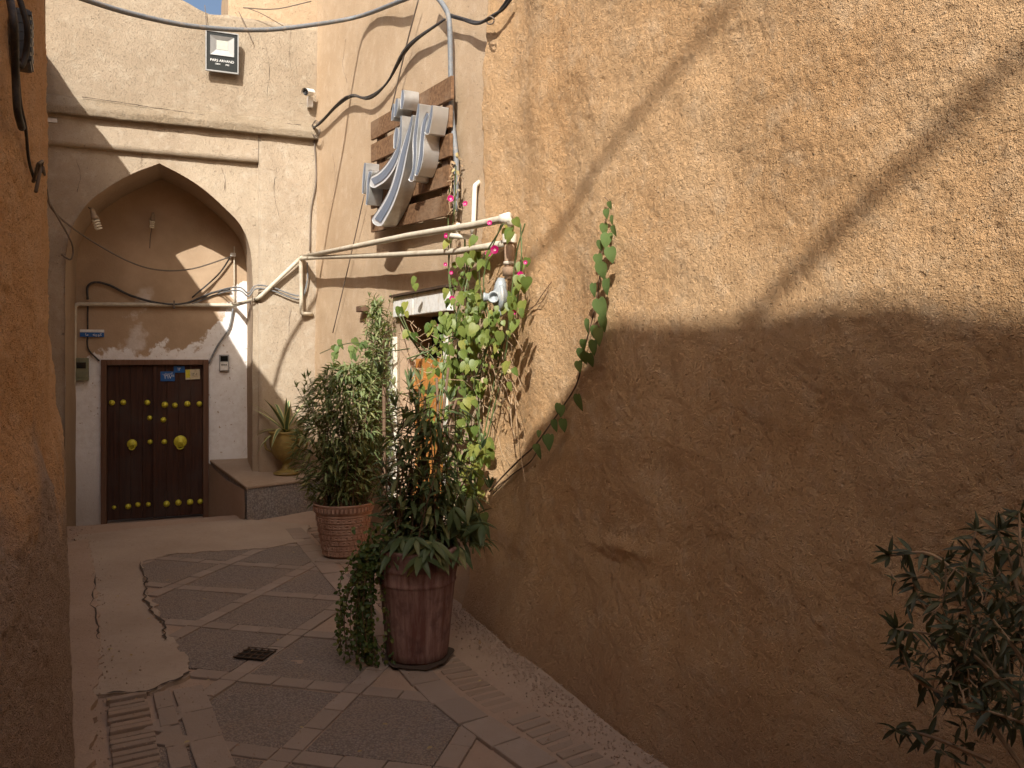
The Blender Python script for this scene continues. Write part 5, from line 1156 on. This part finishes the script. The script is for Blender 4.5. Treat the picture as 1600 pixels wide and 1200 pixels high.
m.obj('woody_stem', M['stem'], b2, smooth=True)
m = MB(); p = EYE + ray(697, 680) * 4.6; m.lathe(p - V((0, 0, .02)), (0, 0, 1), [(0, 0), (.014, .006), (.017, .02), (.008, .038), (0, .042)], 10); m.obj('bud', M['bud'], b2, smooth=True)
# stick props standing behind the pots
for x, yt, lab in ((617, 560, 'thin brown cane rising between the two pots'),):
    a = V((-.83, 5.2, 0)); b = EYE + ray(600, 600) * 5.3; polytube('garden_cane', [a, a.lerp(b, .5), b], .012, M['stem'], lab, 'cane')
# trailing ivy
iv = thing('trailing_ivy', 'small-leaved creeper hanging down the left side of the big pot', 'creeper', bc + V((-.2, 0, .5)))
IL = Leaves(iv, IV, 'small_leaf', 295); im = MB()
for k in range(26):
    x0 = random.gauss(0, .045); a = bc + V((-.19 + x0 * .6, -.08 + R_(-.08, .06), R_(.48, .62))); ln = R_(.25, .56) if k > 6 else .58
    pts = [a, a + V((-.05, -.01, -.03)), a + V((-.075 + x0, -.02, -ln * .5)), a + V((-.07 + x0 + R_(-.03, .03), -.02, -ln))]; pts = [V((p.x, p.y, max(.03, p.z))) for p in pts]; pts = cr(pts, 6); im.tube(pts, .0022, 4)
    for p in pts:
        for _ in range(3): IL.add(p + rdir() * .012, rdir() + V((-.2, -.3, -.6)), V((-.2, -1, .4)) + rdir() * .6, R_(.018, .032))
for _ in range(420):
    t = random.random(); IL.add(bc + V((-.235 - .045 * math.sin(t * 3) + random.gauss(0, .03), -.10 + R_(-.06, .05), .03 + .6 * t)), rdir() + V((0, -.2, -.7)), V((0, -1, .4)) + rdir() * .7, R_(.018, .034))
for _ in range(150): IL.add(bc + V((random.gauss(-.20, .05), R_(-.2, -.02), R_(.5, .72))), rdir(), V((0, -1, .6)) + rdir() * .7, R_(.02, .036))
IL.build(); o = im.obj('stems', M['stem'], iv); o['kind'] = 'stuff'
# agave in its urn
uc = V(EYE + ray(447, 741) * 1.0); t = (ZB + .02 - EYE.z) / (uc - EYE).z; uc = EYE + (uc - EYE) * t
urn = thing('garden_urn', 'mustard glazed urn standing on the stone bench', 'urn', uc)
m = MB(); m.lathe(uc, (0, 0, 1), [(0, 0), (.13, 0), (.135, .02), (.10, .035), (.045, .06), (.035, .10), (.045, .13), (.07, .15), (.11, .18), (.15, .24), (.17, .32), (.175, .40), (.165, .43), (.18, .445), (.185, .46), (.17, .465), (.155, .44), (0, .43)], 32); m.obj('glazed_body', M['urn'], urn, smooth=True)
for s_ in (1, -1): m = MB(); m.tube(cr([uc + V((s_ * .165, 0, .40)), uc + V((s_ * .22, 0, .38)), uc + V((s_ * .215, 0, .28)), uc + V((s_ * .15, 0, .24))], 5), .012, 7); m.obj('handle', M['urn'], urn, smooth=True)
ag = thing('agave', 'variegated agave with cream-edged leaves in the mustard urn', 'agave', uc + V((0, 0, .44)))
def agave_leaf(dirh, length, rise, droop, wd):
    base = uc + V((0, 0, .44)); dh = V((math.cos(dirh), math.sin(dirh), 0)); sd = V((-dh.y, dh.x, 0)); rows = []
    for t in np.linspace(0, 1, 9):
        p = base + dh * (length * t * math.cos(rise * (1 - t * .3))) + V((0, 0, length * (t * math.sin(rise) - droop * t ** 2.4))); w = wd * (1 - t ** 2.2) * (.7 + .9 * min(t * 2, 1) * .5) + .001
        rows.append([p - sd * w + V((0, 0, w * .35)), p - sd * w * .62 + V((0, 0, w * .12)), p, p + sd * w * .62 + V((0, 0, w * .12)), p + sd * w + V((0, 0, w * .35))])
    m = MB(); m.add([v for r in rows for v in r], [(i * 5 + k, (i + 1) * 5 + k, (i + 1) * 5 + k + 1, i * 5 + k + 1) for i in range(8) for k in range(4)])
    me = m.mesh('agave_leaf', M['agave'], True); me.materials.append(M['agave_edge'])
    for i, pl in enumerate(me.polygons): pl.material_index = 1 if (i % 4) in (0, 3) else 0
    o = bpy.data.objects.new('agave_leaf', me); COL.objects.link(o); o.parent = ag; o.matrix_parent_inverse = Matrix.Translation(-V(ag.location))
for a, l, r, d, w in ((3.0, .44, .75, .1, .028), (3.5, .5, .95, .12, .03), (2.4, .45, 1.2, .05, .03), (1.7, .42, 1.35, .02, .03), (.7, .42, 1.2, .05, .03), (.1, .40, .9, .2, .028), (4.3, .48, 1.1, .1, .03), (5.1, .45, 1.0, .15, .03), (3.35, .50, .45, .95, .026), (4.6, .42, .6, .85, .028), (5.5, .44, .5, .8, .026), (6.0, .4, .3, .9, .026), (2.9, .38, .3, .3, .022), (3.9, .34, .2, .8, .024), (5.0, .40, 1.35, .0, .026)): agave_leaf(a, l, r, d, w)
# small weed hanging on bench right
# straggly bush at the right
rb0 = V((1.12, 1.62, .32))
b4 = thing('straggly_bush', 'dusty dark bush with bare pinkish stems at the lower right', 'bush', rb0)
rpot = thing('plant_pot', 'clay pot just outside the view at the right, under the straggly bush', 'pot', V((1.12, 1.62, 0)))
m = pot(V((1.12, 1.62, 0)), [(0, 0), (.12, 0), (.14, .05), (.18, .3), (.195, .32), (.18, .33), (0, .31)], 0); m.obj('clay_body', M['terra_big'], rpot, smooth=True)
def rp3(x, y, d): return EYE + ray(x, y) * d
sm = MB(); LV = Leaves(b4, LB, 'dusty_leaf', 295)
mains = [[(1620, 1230, 1.72), (1545, 1125, 1.78), (1500, 1050, 1.82), (1478, 985, 1.85), (1478, 880, 1.9)], [(1625, 1120, 1.7), (1560, 1060, 1.74), (1520, 985, 1.78), (1508, 900, 1.82), (1525, 830, 1.84)], [(1640, 1180, 1.7), (1600, 1100, 1.72), (1550, 1050, 1.72), (1485, 1000, 1.74), (1400, 982, 1.78)],
         [(1560, 1150, 1.8), (1500, 1100, 1.84), (1430, 1060, 1.9), (1405, 1010, 1.92)], [(1640, 1050, 1.7), (1600, 960, 1.72), (1580, 880, 1.76), (1560, 830, 1.8)], [(1640, 1000, 1.7), (1600, 900, 1.7), (1592, 800, 1.76)], [(1480, 980, 1.84), (1440, 940, 1.88), (1425, 900, 1.9)], [(1500, 900, 1.82), (1450, 865, 1.86), (1390, 868, 1.9)], [(1550, 1190, 1.74), (1450, 1150, 1.85), (1400, 1140, 1.9)],
         [(1640, 1100, 1.6), (1590, 1020, 1.62), (1545, 960, 1.66)], [(1660, 1160, 1.55), (1600, 1130, 1.58), (1540, 1110, 1.62)]]
for st in mains:
    pts = cr([rp3(*q) for q in st], 7); n = len(pts); sm.tube(pts, [.0062 - .004 * i / n for i in range(n)], 6)
    for i, p in enumerate(pts):
        if i < n * .22: continue
        for _ in range(2 if i > n * .5 else 1):
            LV.add(p, rdir() + V((-.2, -.1, -.1)), V((0, -.6, 1)) + rdir() * .5, R_(.035, .06))
    for _ in range(9): LV.add(pts[-1], rdir() + V((-.1, 0, .2)), rdir(), R_(.025, .05))
for _ in range(330):
    x = 1400 + 220 * (1 - random.random() ** 1.8 * 1.0) if False else random.gauss(1545, 62); y = random.gauss(1010, 95)
    if x > 1640 or y < 830: continue
    if (x - 1600) / 200 < -1.02: continue
    p = rp3(x, y, R_(1.68, 1.98)); q = p + rdir() * .05
    if random.random() < .45: sm.tube([p, p.lerp(q, .5) + rdir() * .008, q + V((0, 0, -.03))], .0016, 4)
    for _ in range(2): LV.add(p, rdir() + V((0, 0, -.2)), V((0, -.5, 1)) + rdir() * .6, R_(.028, .055))
LV.build(); o = sm.obj('bare_stems', M['twig'], b4); o['kind'] = 'stuff'
# fallen leaves and grit
lit = Leaves(street, DR, 'fallen_leaf', 40)
for _ in range(40):
    x, y = R_(140, 760), R_(850, 1190); p = ground_pt(x, y); 
    if p.y > 7.6: continue
    lit.add(V((p.x, p.y, .022)), V((R_(-1, 1), R_(-1, 1), .1)), V((0, 0, 1)), R_(.012, .03))
lit.build()

# crumbs of mud and small stones gathered along the wall feet and joints
gm = MB(); rs_ = random.Random(5)
def clod(x, y, z, a):
    c = V((x, y, z + a * .4)); v = [c + V((rs_.uniform(.6, 1) * a * q[0], rs_.uniform(.6, 1) * a * q[1], rs_.uniform(.5, .9) * a * q[2])) for q in ((1, 0, 0), (0, 1, 0), (-1, 0, 0), (0, -1, 0), (0, 0, 1), (0, 0, -1))]
    gm.add(v, [(0, 1, 4), (1, 2, 4), (2, 3, 4), (3, 0, 4), (1, 0, 5), (2, 1, 5), (3, 2, 5), (0, 3, 5)])
for _ in range(1500):
    p = rs_.choice(rp[:260]); e = abs(rs_.gauss(0, .10)); n_ = V((-.87, -.5, 0)); q = p + n_ * (.17 + e) + V((rs_.uniform(-.03, .03), rs_.uniform(-.03, .03), 0)); clod(q.x, q.y, .0, rs_.uniform(.002, .009))
for _ in range(900):
    p = rs_.choice([p for p in lp if 1.8 < p.y < 7.4]); q = p + V((.87, .5, 0)) * (.12 + abs(rs_.gauss(0, .10))) + V((rs_.uniform(-.05, .05), rs_.uniform(-.05, .05), 0)); clod(q.x, q.y, .012, rs_.uniform(.002, .008))
for _ in range(1300):
    x, y = rs_.uniform(130, 1000), rs_.uniform(840, 1195); p = ground_pt(x, y)
    if p.y < 7.3: clod(p.x, p.y, .008, rs_.uniform(.0015, .0055))
o = gm.obj('loose_grit', M['mudfloor'], street); o['kind'] = 'stuff'
